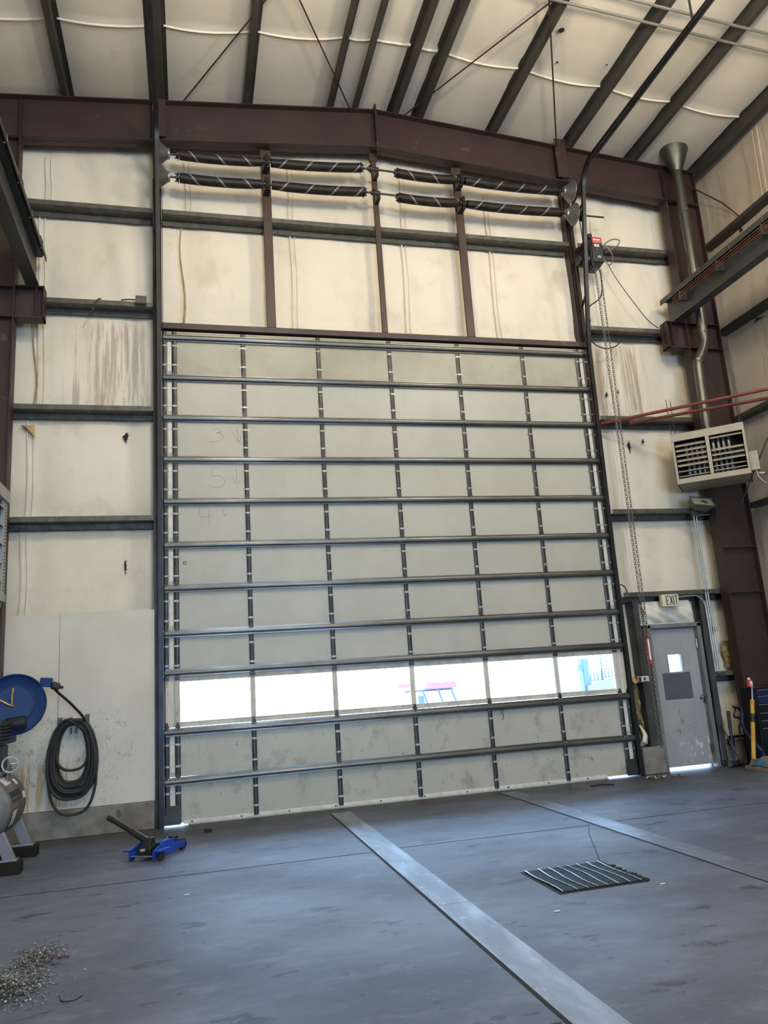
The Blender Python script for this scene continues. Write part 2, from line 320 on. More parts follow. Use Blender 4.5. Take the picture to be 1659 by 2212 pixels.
for x, a, c in ((-2.06, 5.62, 7.0), (-.04, 6.92, 8.6)):
    mb = MB(); mb.tube([(x + .035 * math.sin(i * .5), .205, a + (c - a) * i / 12) for i in range(13)], [.018 - .0009 * i for i in range(13)], 6); mb.build('peeling_edge_tape', 'tan', wall_back)
def tear(cx, cz, w, h, sd):
    rn = random.Random(sd); mb = MB(); n = 11
    w *= .75; h *= .8; pts = [(cx + w * math.cos(2 * PI * i / n) * rn.uniform(.35, 1), .203, cz + h * math.sin(2 * PI * i / n) * rn.uniform(.35, 1)) for i in range(n)]
    mb.add(pts + [(cx, .215, cz)], [(i, (i + 1) % n, n) for i in range(n)])
    for i in range(0, n, 2):
        p = pts[i]; mb.add([p, (p[0] + .02, .2, p[2] + .01), (p[0] * 1.4 - cx * .4, .19, p[2] * 1.4 - cz * .4)], [(0, 1, 2)])
    return mb.build('torn_hole', 'dark', wall_back, smooth=False)
for a in ((-.84, 5.23, .07, .10, 1), (-.84, 3.38, .03, .13, 4), (6.86, 6.07, .045, .06, 2), (7.08, 6.12, .02, .04, 5), (7.15, 5.17, .05, .14, 3), (7.42, 5.25, .04, .05, 6), (8.22, 2.1, .05, .12, 9), (8.0, 1.62, .03, .1, 10)): tear(*a)
# gap at the seam where the facing curls away, beside the fourth girt
mb = MB(); mb.add([(-2.22, .19, 5.38), (-2.04, .2, 5.38), (-2.02, .2, 5.0), (-2.03, .17, 5.2), (-2.13, .15, 5.33)], [(0, 4, 3), (0, 1, 4), (1, 2, 3), (1, 3, 4)]); mb.build('curled_facing_flap', 'tan', wall_back)

S(MB().box(XL, -.46, -.02, .17, 0, .33).build('baseboard_left', 'stem', bevel=.008))
S(MB().box(6.52, 6.885, -.02, .2, 0, .385).build('baseboard_right', 'stem', bevel=.01))
S(MB().box(7.98, XR, -.01, .2, 0, .37).build('baseboard_back', 'stem', bevel=.01))
S(MB().box(XL, -1.63, .0, .02, .335, 2.745).build('trim_1', 'board', bevel=.002))
S(MB().box(-1.625, -.455, .0, .02, .335, 2.755).build('trim_2', 'board', bevel=.002))
# side and far walls
def side(x, sgn):
    def fn(u, v):
        y = YB + (.28 - YB) * u; z = Zr(x) * v; t = (z % 1.6) / 1.6
        return (x - sgn * (.04 * (4 * t * (1 - t)) ** .6 + .02 * math.sin(y * 2.0)), y, z)
    return MB().grid(fn, 110, 60)
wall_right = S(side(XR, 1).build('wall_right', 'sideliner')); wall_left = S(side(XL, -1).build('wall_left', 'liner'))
for y in (-1.5,):
    mb = MB(); mb.tube([(XR - .055, y + .03 * math.sin(z), z) for z in [9.0 + .15 * i for i in range(9)]], .014, 5); mb.tube([(XR - .05, y + .11 + .03 * math.sin(z), z) for z in [9.0 + .15 * i for i in range(9)]], .009, 5); mb.build('insulation_seam', 'sideliner', wall_right)
rw = MB()   # far end of the hall behind the camera, with its own wide doorway standing open
for x0, x1, z0, z1 in ((XL, .4, 0, 10.4), (.4, 5.6, 5.0, 10.4), (5.6, XR, 0, 10.4), (XL, XR, 10.4, 11.0)): rw.box(x0, x1, YB - .05, YB, z0, z1)
S(rw.build('wall_front', 'liner'))
# roof blanket: it hangs between the purlins and is gathered at a cross seam every 1.45 m
PX = [-2.95, -1.66, -.29, 1.01, 2.33, 2.75, 3.37, 3.79, 5.10, 6.50, 7.75, 9.05]
cm = MB(); edges = [XL] + PX + [XR]
SEAMS = [-1.42 - 2.9 * i for i in range(7)]
def sag(x, x0, x1, y):
    w = x1 - x0; t = (x - x0) / w; d = min(.065, .05 * w) * (4 * t * (1 - t))
    k = min(abs(y - s) for s in SEAMS); return d * (1 - .15 * math.exp(-(k / .25) ** 2)) + .02 * math.exp(-(k / .06) ** 2) * (4 * t * (1 - t)) + .003 * math.sin(y * 3 + x * 3) * (4 * t * (1 - t))
for i in range(len(edges) - 1):
    x0, x1 = edges[i], edges[i + 1]
    nx = 4 if x1 - x0 < .8 else 10
    ys = sorted(set([.28] + [YB + .28 * k for k in range(79)] + [s + d for s in SEAMS for d in (-.12, -.06, -.02, 0, .02, .06, .12)]))
    vs = []; fs = []
    for a in range(nx + 1):
        for y in ys:
            x = x0 + (x1 - x0) * a / nx; vs.append((x, y, Zr(x) - sag(x, x0, x1, y)))
    k = len(ys); fs = [(a * k + q, (a + 1) * k + q, (a + 1) * k + q + 1, a * k + q + 1) for a in range(nx) for q in range(k - 1)]
    cm.add(vs, fs)
ceiling = S(cm.build('ceiling', 'ceiling'))
for i in range(len(edges) - 1):
    x0, x1 = edges[i] + .04, edges[i + 1] - .04
    if x1 - x0 < .3: continue
    for y in SEAMS[:2]:
        mb = MB(); xs = [x0 + (x1 - x0) * k / 10 for k in range(11)]
        top = [Vv((x, y, Zr(x) - sag(x, edges[i], edges[i + 1], y) + .012)) for x in xs]
        vs = []; 
        for p in top: vs += [p + Vv((0, -.02, 0)), p + Vv((0, 0, -.034)), p + Vv((0, .02, 0))]
        fs = []
        for k in range(10):
            fs += [(3 * k, 3 * k + 1, 3 * k + 4, 3 * k + 3), (3 * k + 1, 3 * k + 2, 3 * k + 5, 3 * k + 4)]
        mb.add(vs, fs); mb.build('blanket_seam', 'liner', ceiling)
for (x, y, r) in ((5.35, -2.3, .045), (5.55, -1.75, .02), (6.3, -1.9, .014)):
    MB().ball((x, y, Zr(x) - .085), (r, r, .012), 6).build('roof_hole', 'dark', ceiling)
# saw joints, a thin dark line and stains in the slab
def strip(name, pts, w, mat, parent, z=.0022):
    mb = MB(); vs = []
    for i, p in enumerate(pts):
        a, c = Vv(pts[max(i - 1, 0)]), Vv(pts[min(i + 1, len(pts) - 1)]); d = (c - a).normalized(); q = Vv((-d.y, d.x)) * w / 2; p = Vv(p)
        vs += [(p.x + q.x, p.y + q.y, z), (p.x - q.x, p.y - q.y, z)]
    mb.add(vs, [(2 * i, 2 * i + 1, 2 * i + 3, 2 * i + 2) for i in range(len(pts) - 1)]); return mb.build(name, mat, parent)
for x0, x1 in ((XL + .1, 1.70), (2.0, 4.08), (4.41, 8.9)): strip('saw_joint', [(x0, -2.79), (x1, -2.83)], .012, 'groove', floor)
strip('saw_joint', [(XL + .1, -6.9), (1.70, -6.92)], .012, 'groove', floor)
strip('floor_line', [(4.06, -2.84), (3.86, -3.2), (3.62, -3.75), (3.40, -4.24)], .006, 'groove', floor)
# two flat steel strips let into the slab, each with an open groove down its left edge
for i, (x0, x1, y0, y1, lab) in enumerate(((1.735, 1.985, -7.9, -.36, 'wide steel strip set in the floor, running from the garage door to the foreground'),
                                          (4.135, 4.375, -7.9, -.22, 'steel strip set in the floor to the right of the drain grate'))):
    t = T('floor_strip', (x0, y0, 0), lab, 'floor strip', 'steel strips in the floor')
    strip('groove', [(x0 - .011, y0), (x0 - .011, y1)], .022, 'groove', t, .0015)
    mb = MB()
    k = y0
    while k < y1 - .01:
        e = min(k + 3.05, y1); mb.box(x0, x1, k, e - .006, .0005, .006); k = e
    mb.build('plate', 'plate' if i == 0 else 'dullplate', t, bevel=.0015)

# ------------------------------------------------------------------ frame steel at the end wall
YF = -.12
def ibeam(mb, prof_top, prof_bot, xs):
    pass
def rafter(x0, x1, name, label):
    t = T(name, ((x0 + x1) / 2, YF, 9.6), label, 'roof beam', 'rafters over the door')
    zt = lambda x: 10.77 - .0875 * abs(x - 3.05); zb = lambda x: 10.068 - .0865 * abs(x - 3.05)
    def slab(y0, y1, fa, fb):
        vs = [(x, y, f(x)) for x in (x0, x1) for y in (y0, y1) for f in (fa, fb)]
        return vs
    q = [(0, 1, 3, 2), (4, 6, 7, 5), (0, 4, 5, 1), (2, 3, 7, 6), (0, 2, 6, 4), (1, 5, 7, 3)]
    MB().add(slab(YF - .006, YF + .006, zb, zt), q).build('web', 'redox', t)
    MB().add(slab(YF - .10, YF + .10, lambda x: zt(x) - .016, zt), q).build('top_flange', 'redox', t)
    MB().add(slab(YF - .10, YF + .10, zb, lambda x: zb(x) + .016), q).build('bottom_flange', 'redox', t)
    s = 1 if x1 > 3.1 else -1; xe = 3.05 + .014 * s
    MB().box(min(xe, xe - .013 * s), max(xe, xe - .013 * s), YF - .11, YF + .1, 9.98, 10.86).build('end_plate', 'redox', t)
    for z in (10.82, 10.72, 10.14, 10.02):
        MB().cyl((xe - .03 * s, YF - .07, z), (xe + .012 * s, YF - .07, z), .014, 6).build('bolt', 'redox', t)
    xs = (-.36,) if s < 0 else (6.32,)
    for x in xs:
        MB().box(x - .006, x + .006, YF - .1, YF - .006, zb(x) + .016, zt(x) - .016).build('stiffener', 'redox', t)
        MB().box(x - .10, x + .1, YF - .13, YF - .1, zb(x) + .05, zt(x) + (.10 if s > 0 else 0)).build('track_hanger_plate', 'redox', t)
    return t
rafter(-2.95, 3.05, 'roof_rafter', 'brown red steel roof beam left of the ridge bolts, over the garage door')
rafter(3.05, 8.95, 'roof_rafter', 'brown red steel roof beam right of the ridge bolts, sloping down to the flue')
def column(xi, xo, s, lab):
    t = T('frame_column', (xi, YF, 0), lab, 'column', 'main frame columns')
    a, c = min(xi, xo), max(xi, xo)
    MB().box(a, c, YF - .006, YF + .006, 0, 9.585).build('web', 'redox', t)
    MB().box(xi - .008, xi + .008, YF - .10, YF + .10, 0, 9.60).build('inner_flange', 'redox', t)
    MB().box(xo - .008, xo + .008, YF - .10, YF + .10, 0, 10.35).build('outer_flange', 'redox', t)
    MB().box(xi - .006, xi + .006, YF - .10, YF - .007, 9.61, 10.25).build('knee_stiffener', 'redox', t)
    for z in (9.59, 7.25, 6.80, 3.35, 2.62):
        MB().box(a, c, YF - .09, YF - .006, z - .006, z + .006).build('stiffener', 'redox', t)
    # crane bracket
    xb = xi + s * .385; p, q = min(xi, xb), max(xi, xb)
    br = MB(); br.box(p, q, YF - .006, YF + .006, 6.81, 7.25); br.box(p, q, YF - .10, YF + .10, 7.25, 7.268); br.box(p, q, YF - .10, YF + .10, 6.79, 6.81)
    br.box(xb - s * .10 - .006, xb - s * .10 + .006, YF - .09, YF, 6.81, 7.25); br.box(min(xb, xb - s * .012), max(xb, xb - s * .012), YF - .1, YF + .1, 6.79, 7.268)
    br.build('crane_bracket', 'redox', t)
    MB().box(a - .03, c + .03, YF - .16, YF + .13, 0, .02).build('base_plate', 'redox', t)
column(-2.28, -2.95, 1, 'brown red steel column at the left end of the door wall')
column(8.30, 8.95, -1, 'brown red steel column in the right corner, behind the wall heater')
# jambs and header round the overhead door
def jamb(x0, x1, open_left, lab):
    mb = MB(); th = .008
    mb.box(x0, x1, .06, .06 + th, 0, 10.0)
    xi = x1 - th if not open_left else x0
    mb.box(xi, xi + th, .06, .25, 0, 10.0)
    mb.box(x0, x1, .242, .25, 0, 10.0)
    o = mb.build('door_jamb', 'redox'); tag(o, lab, 'door jamb', 'jambs of the garage door'); return o
jamb(-.455, -.345, False, 'dark steel jamb up the left side of the garage door')
jamb(6.42, 6.55, True, 'dark steel jamb up the right side of the garage door, next to the operator')
mb = MB(); mb.box(-.345, 6.44, -.06, .06, 6.795, 6.885); mb.box(-.345, 6.42, .06, .25, 6.70, 6.885)
tag(mb.build('door_header', 'redox', bevel=.004), 'brown steel header along the top of the garage door', 'header')
for x, w, lab in ((1.245, .135, 'brown steel post above the door, leftmost of the three'), (3.0, .085, 'narrow brown steel post above the door, middle of the three, below the ridge'), (4.425, .13, 'brown steel post above the door, rightmost of the three')):
    t = T('spring_post', (x, -.03, 6.885), lab, 'post', 'posts above the garage door')
    zt = 10.05 - .0865 * abs(x - 3.05)
    MB().box(x - w / 2, x + w / 2, -.06, -.006, 6.886, zt).build('upright', 'post', t, bevel=.006)
    MB().box(x - w / 2 - .02, x + w / 2 + .02, -.068, -.002, zt - .13, zt + .01).build('top_clip', 'post', t, bevel=.003)
# zed girts
def girt(x0, x1, z, lab, grp='wall girts'):
    mb = MB(); th = .004
    mb.sheet([(.012, z + .052), (.0, z + .07), (.0, z), (.2, z), (.2, z - .075), (.188, z - .09)], th, 'x', x0, x1)
    o = mb.build('wall_girt', 'galv', smooth=False); tag(o, lab, 'wall girt', grp); return o
for z, w in zip(GZ[:4], ('highest', 'second highest', 'third highest', 'lowest')):
    girt(-2.99, -.46, z, f'grey metal wall girt left of the garage door, {w} of four')
girt(-.335, 6.40, GZ[0], 'long grey metal girt crossing behind the three posts above the door')
for z, w in zip(GZ, ('highest', 'second highest', 'third highest', 'fourth, at the floodlight,', 'fifth, at the exit sign,')):
    girt(6.56, 8.95 if z < 7 else 8.6, z, f'grey wall girt right of the garage door, {w} of six')
girt(7.99, 8.60, 1.345, 'short grey metal girt right of the exit door, lowest of six')
girt(6.53, 6.72, 1.33, 'stub of grey girt between the garage door and the exit door')
def side_girt(x, s, z, lab):
    mb = MB(); mb.sheet([(x - s * .188, z + .052), (x - s * .2, z + .07), (x - s * .2, z), (x, z), (x, z - .075)], .004, 'y', YB + 12, .0)
    tag(mb.build('wall_girt', 'purlin', smooth=False), lab, 'wall girt', 'girts of the right side wall')
for z, w in ((8.80, 'highest'), (7.145, 'second highest'), (5.55, 'third highest'), (4.03, 'lowest')): side_girt(XR - .02, 1, z, f'dark girt on the right side wall, {w} of four')
# zed purlins
labs = ['dark eave purlin at the left edge of the roof', 'dark roof purlin on the left slope, first inside the left eave', 'dark roof purlin beside the left door track', 'dark roof purlin on the left slope where a brace rod meets it',
        'dark roof purlin just left of the pair at the ridge', 'dark ridge purlin on the left side of the ridge', 'dark ridge purlin on the right side of the ridge', 'dark roof purlin just right of the pair at the ridge',
        'dark roof purlin on the right slope, below the vertical-looking brace rod', 'dark roof purlin on the right slope, left of the right door track', 'dark roof purlin on the right slope, left of the flue', 'dark eave purlin along the top of the right side wall']
for x, lab in zip(PX, labs):
    s = 1 if x > 3.05 else -1; zt = Zr(x) - .005; d = .195 if abs(x) < 9 and x > -2.9 else .24
    mb = MB(); mb.sheet([(x - s * .07, zt), (x, zt), (x, zt - d), (x + s * .075, zt - d), (x + s * .085, zt - d + .018)], .004, 'y', YB + 8, .2)
    tag(mb.build('roof_purlin', 'purlin', smooth=False), lab, 'roof purlin', 'roof purlins')
# brace rods just under the purlins
for a, c, lab in (((-.10, -.02, 10.50), (1.62, -3.05, 10.68), 'thin brace rod under the roof, slanting up from the left door track'),
                  ((2.66, -.15, 10.72), (1.05, -3.05, 10.62), 'thin brace rod under the roof, slanting left from the ridge'),
                  ((3.45, -.02, 10.74), (5.1, -3.05, 10.62), 'thin brace rod under the roof, slanting right from the ridge'),
                  ((6.38, .0, 10.42), (4.74, -3.1, 10.60), 'thin brace rod dropping to the right end of the roof beam')):
    tag(MB().tube(seg(a, c, 4), .012, 6).build('brace_rod', 'redox'), lab, 'brace rod', 'roof brace rods')
for y, lab in ((-2.86, 'pale pipe under the roof, the nearer to the flue of two'), (-3.13, 'pale pipe under the roof, in the top right corner')):
    tag(MB().tube([(x, y, Zr(x) - .235) for x in (4.6, 5.7, 6.8, 7.9, 9.1)], .02, 8).build('roof_pipe', 'greypipe'), lab, 'pipe', 'pipes under the roof')
# ------------------------------------------------------------------ overhead door
BZ = [.03, .59, 1.205, 1.868, 2.455, 3.06, 3.655, 4.265, 4.875, 5.49, 6.098, 6.775]
MX = [.812, 1.935, 3.047, 4.166, 5.276]
ENDS = [(-.305, .062), (-.168, .070), (6.262, .070), (6.40, .062)]
D = T('sectional_garage_door', (3.05, 0, 0), 'tall pale sectional garage door with dark ribs and one bright window row, closed', 'garage door')
def stile_bm(x, z0, z1, w, clips=True):
    mb = MB(); h = z1 - z0
    mb.ext([(x - w / 2, .002), (x - w / 2, -.014), (x - w * .3, -.022), (x + w * .3, -.022), (x + w / 2, -.014), (x + w / 2, .002)], 'z', z0 + .004, z1 - .004)
    if clips:
        for f in (.22, .66):
            z = z0 + h * f; mb.box(x - w / 2 - .022, x + w / 2 + .022, -.0045, .0, z - .011, z + .011, 1); mb.box(x - w / 2 + .004, x + w / 2 - .004, -.0255, -.018, z - .012, z + .012, 1)
    for f in (.06, .12, .88, .94):
        z = z0 + h * f; mb.cyl((x, -.02, z), (x, -.027, z), .008, 6, 0)
    return mb
def strut(z, x0, x1, dent=0):
    mb = MB(); n = 14
    prof = [(-.024, .052), (-.030, .052), (-.030, .030), (-.066, .026), (-.074, .012), (-.074, -.014), (-.066, -.030), (-.030, -.034), (-.030, -.050), (-.024, -.050), (-.024, -.028), (-.062, -.025), (-.069, -.012), (-.069, .010), (-.062, .022), (-.024, .025)]
    k = len(prof); vs = []; xs = [x0 + (x1 - x0) * i / n for i in range(n + 1)]
    for x in xs:
        t = (x - x0) / (x1 - x0); dz = dent * (4 * t * (1 - t)) * (1 + .3 * math.sin(9 * t))
        vs += [(x, p, z + q + dz) for p, q in prof]
    fs = [(i * k + j, i * k + (j + 1) % k, (i + 1) * k + (j + 1) % k, (i + 1) * k + j) for i in range(n) for j in range(k)]
    fs += [tuple(range(k)), tuple(n * k + j for j in range(k - 1, -1, -1))]
    return mb.add(vs, fs)
def hinge(x, z, up):
    mb = MB(); s = 1 if up else -1
    mb.add([(x - .032, -.034, z - .03), (x + .032, -.034, z - .03), (x + .032, -.034, z + .035), (x + .012, -.036, z + .095 * 1), (x - .012, -.036, z + .095), (x - .032, -.034, z + .035),
            (x - .032, -.024, z - .03), (x + .032, -.024, z - .03), (x + .032, -.024, z + .035), (x + .012, -.024, z + .095), (x - .012, -.024, z + .095), (x - .032, -.024, z + .035)],
           [(0, 1, 2, 3, 4, 5)] + [(i, (i + 1) % 6, (i + 1) % 6 + 6, i + 6) for i in range(6)])
    for dx in (-.018, .018): mb.ball((x + dx, -.038, z + .012), (.011, .008, .011), 5, 1)
    return mb
SZ = {0: [.54], 1: [1.150], 3: [1.906, 2.418], 4: [3.022], 5: [3.612], 6: [4.222], 7: [4.83], 8: [5.44], 9: [6.045], 10: [6.665]}
for i in range(11):
    z0, z1 = BZ[i] + .003, BZ[i + 1] - .003
    if i != 2:
        p = MB(); p.ext([(0, z0), (0, z1 - .03), (-.006, z1 - .022), (-.006, z1), (.045, z1), (.045, z0)], 'x', -.38, 6.46)
        sec = p.build('door_section', 'toppanel' if i == 10 else 'panel', D)
        if i == 10: sec['label'] = 'browner, scuffed top section of the door'
    else:
        p = MB(); zl, zh = 1.274, 1.786
        p.box(-.38, 6.46, .0, .045, z0, zl - .012); p.box(-.38, 6.46, .0, .045, zh + .012, z1)
        for a, c in ((-.38, -.15), (6.25, 6.46)): p.box(a, c, .0, .045, zl - .012, zh + .012)
        for x in MX: p.box(x - .03, x + .03, .005, .045, zl - .012, zh + .012)
        p.box(-.15, 6.25, -.004, .03, zl - .014, zl); p.box(-.15, 6.25, -.004, .03, zh, zh + .014)
        sec = p.build('door_section', 'wframe', D, bevel=.002); sec['label'] = 'window row of the door in weathered pale frames'
        xs = [-.15] + MX + [6.25]
        for a, c in zip(xs[:-1], xs[1:]):
            MB().box(a + .02, c - .02, .026, .030, zl - .005, zh + .005).build('window_pane', 'glass', sec, smooth=False)
    cols = [(x, .062) for x in MX]
    if i != 2:
        for x, w in cols: stile_bm(x, z0, z1, w).build('stile', ['stile', 'clip' if i > 6 else 'clipbright'], sec)
    else:
        for x in (MX): MB().box(x - .034, x + .034, -.012, .005, zl, zh).build('muntin', 'wframe', sec, bevel=.003)
    for x, w in ENDS: stile_bm(x, z0, z1, w, i != 2).build('end_stile', ['wframe' if i == 2 else 'stile', 'clip' if i > 6 else 'clipbright'], sec)
    if i != 2:
        for x in (-.235, 6.332): MB().box(x - .026, x + .026, -.003, .0, z0 + .06, z1 - .06).build('pale_edge_strip', 'whitestrip', sec)
    for z in SZ.get(i, []): strut(z, -.33, 6.44, {0: .012, 1: -.004}.get(i, 0)).build('strut', 'strut', sec)
    if i < 10:
        for x in MX + [e[0] for e in ENDS]: hinge(x, BZ[i + 1] - .028, 1).build('hinge', ['stile', 'bright'], sec)
    if i == 0:
        mb = MB(); mb.box(-.10, 5.90, -.008, .05, .016, .062); mb.box(-.05, 5.92, .0, .045, .0, .02)
        mb.build('bottom_seal', 'whitestrip', sec, bevel=.004)
        for x in [.0 + .62 * k for k in range(10)]: MB().box(x - .012, x + .012, -.012, -.007, .03, .045).build('seal_screw', 'black', sec)
        for x in (-.25, 6.34): MB().box(x - .12, x + .11, -.035, -.023, .02, .25).build('corner_bracket', 'stile', sec, bevel=.003)
    # faint pencil notes on the left-hand panels
    notes = {8: [[(.33, 5.27), (.40, 5.30), (.48, 5.27), (.44, 5.24), (.40, 5.235), (.47, 5.225), (.50, 5.17), (.42, 5.11), (.30, 5.10)], [(.62, 5.27), (.66, 5.19), (.71, 5.10)], [(.69, 5.30), (.71, 5.10)], [(.72, 5.10), (.76, 5.21)]],
             7: [[(.62, 4.77), (.50, 4.77), (.50, 4.65), (.60, 4.66), (.67, 4.60), (.66, 4.50), (.56, 4.45), (.46, 4.46)]] if False else [[(.40, 4.72), (.33, 4.71), (.33, 4.60), (.42, 4.61), (.50, 4.55), (.49, 4.47), (.40, 4.43), (.29, 4.46)], [(.67, 4.72), (.67, 4.53)], [(.62, 4.58), (.67, 4.49), (.72, 4.53)]],
             6: [[(.15, 4.15), (.17, 4.01), (.30, 4.03)], [(.28, 4.10), (.28, 3.86)], [(.47, 4.11), (.50, 4.01), (.53, 4.07)]]}.get(i, [])
    for k, ln in enumerate(notes):
        MB().tube(smoothpath([(x, -.0008, z) for x, z in ln], 3), 0.0023, 4).build('pencil_mark', 'pencil', sec)
MB().box(-.075, -.035, -.006, .0, 3.35, 3.39).build('square_washer', 'black', D); MB().box(-.064, -.046, -.008, -.002, 3.361, 3.379).build('square_washer', 'white', D)
MB().tube([(4.88 - .55, -.078, 1.13), (4.33, -.083, 1.05), (4.335, -.083, .99), (4.31, -.083, .97)], .006, 5).build('pull_hook', 'black', D)

# ------------------------------------------------------------------ tracks
def track_path():
    v = [(-.055, 0), (-.06, 3), (-.145, 6.7), (-.34, 7.9), (-.61, 9.40)]
    c = [(-.66, 9.55), (-.76, 9.66), (-.90, 9.72), (-1.1, 9.73)]
    return v + c + [(-3.0, 9.71), (-6.5, 9.68), (-9.0, 9.66)]
def door_track(x, s, lab):
    t = T('door_track', (x, 0, 0), lab, 'door track', 'tracks of the garage door')
    P = track_path(); prof = [(-.030, -.028), (-.030, .028), (.028, .028), (.028, .012), (.022, .012), (.022, .022), (-.024, .022), (-.024, -.022), (.022, -.022), (.022, -.012), (.028, -.012), (.028, -.028)]
    vs = []; k = len(prof)
    for i, (y, z) in enumerate(P):
        a, c = Vv(P[max(i - 1, 0)]), Vv(P[min(i + 1, len(P) - 1)]); d = (c - a).normalized(); nrm = Vv((-d.y, d.x))
        for u, w in prof: vs.append((x - s * w, y + nrm.x * u, z + nrm.y * u))
    # profile: w across (x), u along the normal; open side faces the door opening
    vs = []
    for i, (y, z) in enumerate(P):
        a, c = Vv(P[max(i - 1, 0)]), Vv(P[min(i + 1, len(P) - 1)]); d = (c - a).normalized(); nrm = Vv((-d.y, d.x))
        for u, w in prof: vs.append((x - s * u, y + nrm.x * w, z + nrm.y * w))
    fs = [(i * k + j, i * k + (j + 1) % k, (i + 1) * k + (j + 1) % k, (i + 1) * k + j) for i in range(len(P) - 1) for j in range(k)] + [tuple(range(k))]
    MB().add(vs, fs).build('rail', 'track', t)
    mb = MB(); xa = x + s * .032
    mb.box(min(xa, xa + s * .006), max(xa, xa + s * .006), -.045, .055, .0, 9.3); mb.box(min(xa, xa + s * .06), max(xa, xa + s * .06), .049, .057, 0, 9.3)
    mb.build('mounting_angle', 'trackbrown', t)
    xb = x + s * .036
    for z0, y0 in ((9.25, -.58), (8.62, -.47), (7.75, -.31), (7.2, -.23)):
        MB().tube([(xb, y0, z0), (xb, .02, z0 - .28)], .022, 4, flat=.35).build('brace', 'trackbrown', t)
    MB().tube([(xb, -.86, 9.74), (xb, -.12, 9.34)], .028, 4, flat=.4).build('brace', 'trackbrown', t)
    # angle that stiffens the horizontal run
    mb = MB(); mb.box(x + s * .03 if s > 0 else x + s * .085, x + s * .085 if s > 0 else x + s * .03, -9, -1.0, 9.738, 9.746); xx = x + s * .033
    mb.box(min(xx, xx + s * .006), max(xx, xx + s * .006), -9, -.98, 9.66, 9.746); mb.build('top_angle', 'purlin', t)
    for y in (-3.6,):
        MB().box(min(xx, xx + s * .005), max(xx, xx + s * .005), y - .02, y + .02, 9.7, Zr(x) - .2).build('hanger', 'trackbrown', t)
    # lift cable
    MB().tube([(x - s * .05, -.05, .15), (x - s * .05, -.16, 8.9)], .004, 4).build('lift_cable', 'shaft', t)
    return t
door_track(-.372, -1, 'black door track up the left jamb, bending away under the roof')
door_track(6.425, 1, 'black door track up the right jamb, bending away under the roof')

# ------------------------------------------------------------------ torsion springs
SY = -.21
def spring(x0, x1, z0, z1, hand, sagd, lab):
    mb = MB(); n = 18; L = x1 - x0; N = int(L / .022); R = .074; vs = []; fl = []
    rings = N + 1
    for i in range(rings):
        t = i / N; x = x0 + L * t; z = z0 + (z1 - z0) * t - sagd * (4 * t * (1 - t)); q = 1 - .12 * math.exp(-((t - (1 if hand > 0 else 0)) / .1) ** 2)
        r = (R + (.0016 if i % 2 else -.0016)) * q
        vs += [(x, SY + r * math.cos(2 * PI * j / n), z + r * math.sin(2 * PI * j / n)) for j in range(n)]
    o = len(mb.v); mb.v += vs
    for i in range(N):
        for j in range(n):
            mb.f.append((i * n + j, i * n + (j + 1) % n, (i + 1) * n + (j + 1) % n, (i + 1) * n + j)); mb.mi.append(0)
            ph = (-hand * (x0 + L * (i + .5) / N - x0) / .40 + (j + .5) / n) % 1.0
            mb.fl.append(1.0 if ph < .06 else 0.0)
    t = T('torsion_spring', ((x0 + x1) / 2, SY, (z0 + z1) / 2), lab, 'spring', 'torsion springs over the garage door')
    mb.build('coil', 'spring', t, turn=True)
    for x, z, s in ((x0, z0, -1), (x1, z1, 1)):
        if (hand > 0 and s < 0) or (hand < 0 and s > 0):
            c = MB(); c.cyl((x - .005, SY, z), (x + s * .05, SY, z), .058, 14); c.cyl((x + s * .012, SY, z), (x + s * .024, SY, z), .084, 14)
            for k in range(4): a = k * PI / 2 + .5; c.cyl((x + s * .02, SY + .05 * math.cos(a), z + .05 * math.sin(a)), (x + s * .07, SY + .05 * math.cos(a), z + .05 * math.sin(a)), .010, 6)
            c.build('winding_cone', 'shaft', t)
    return t
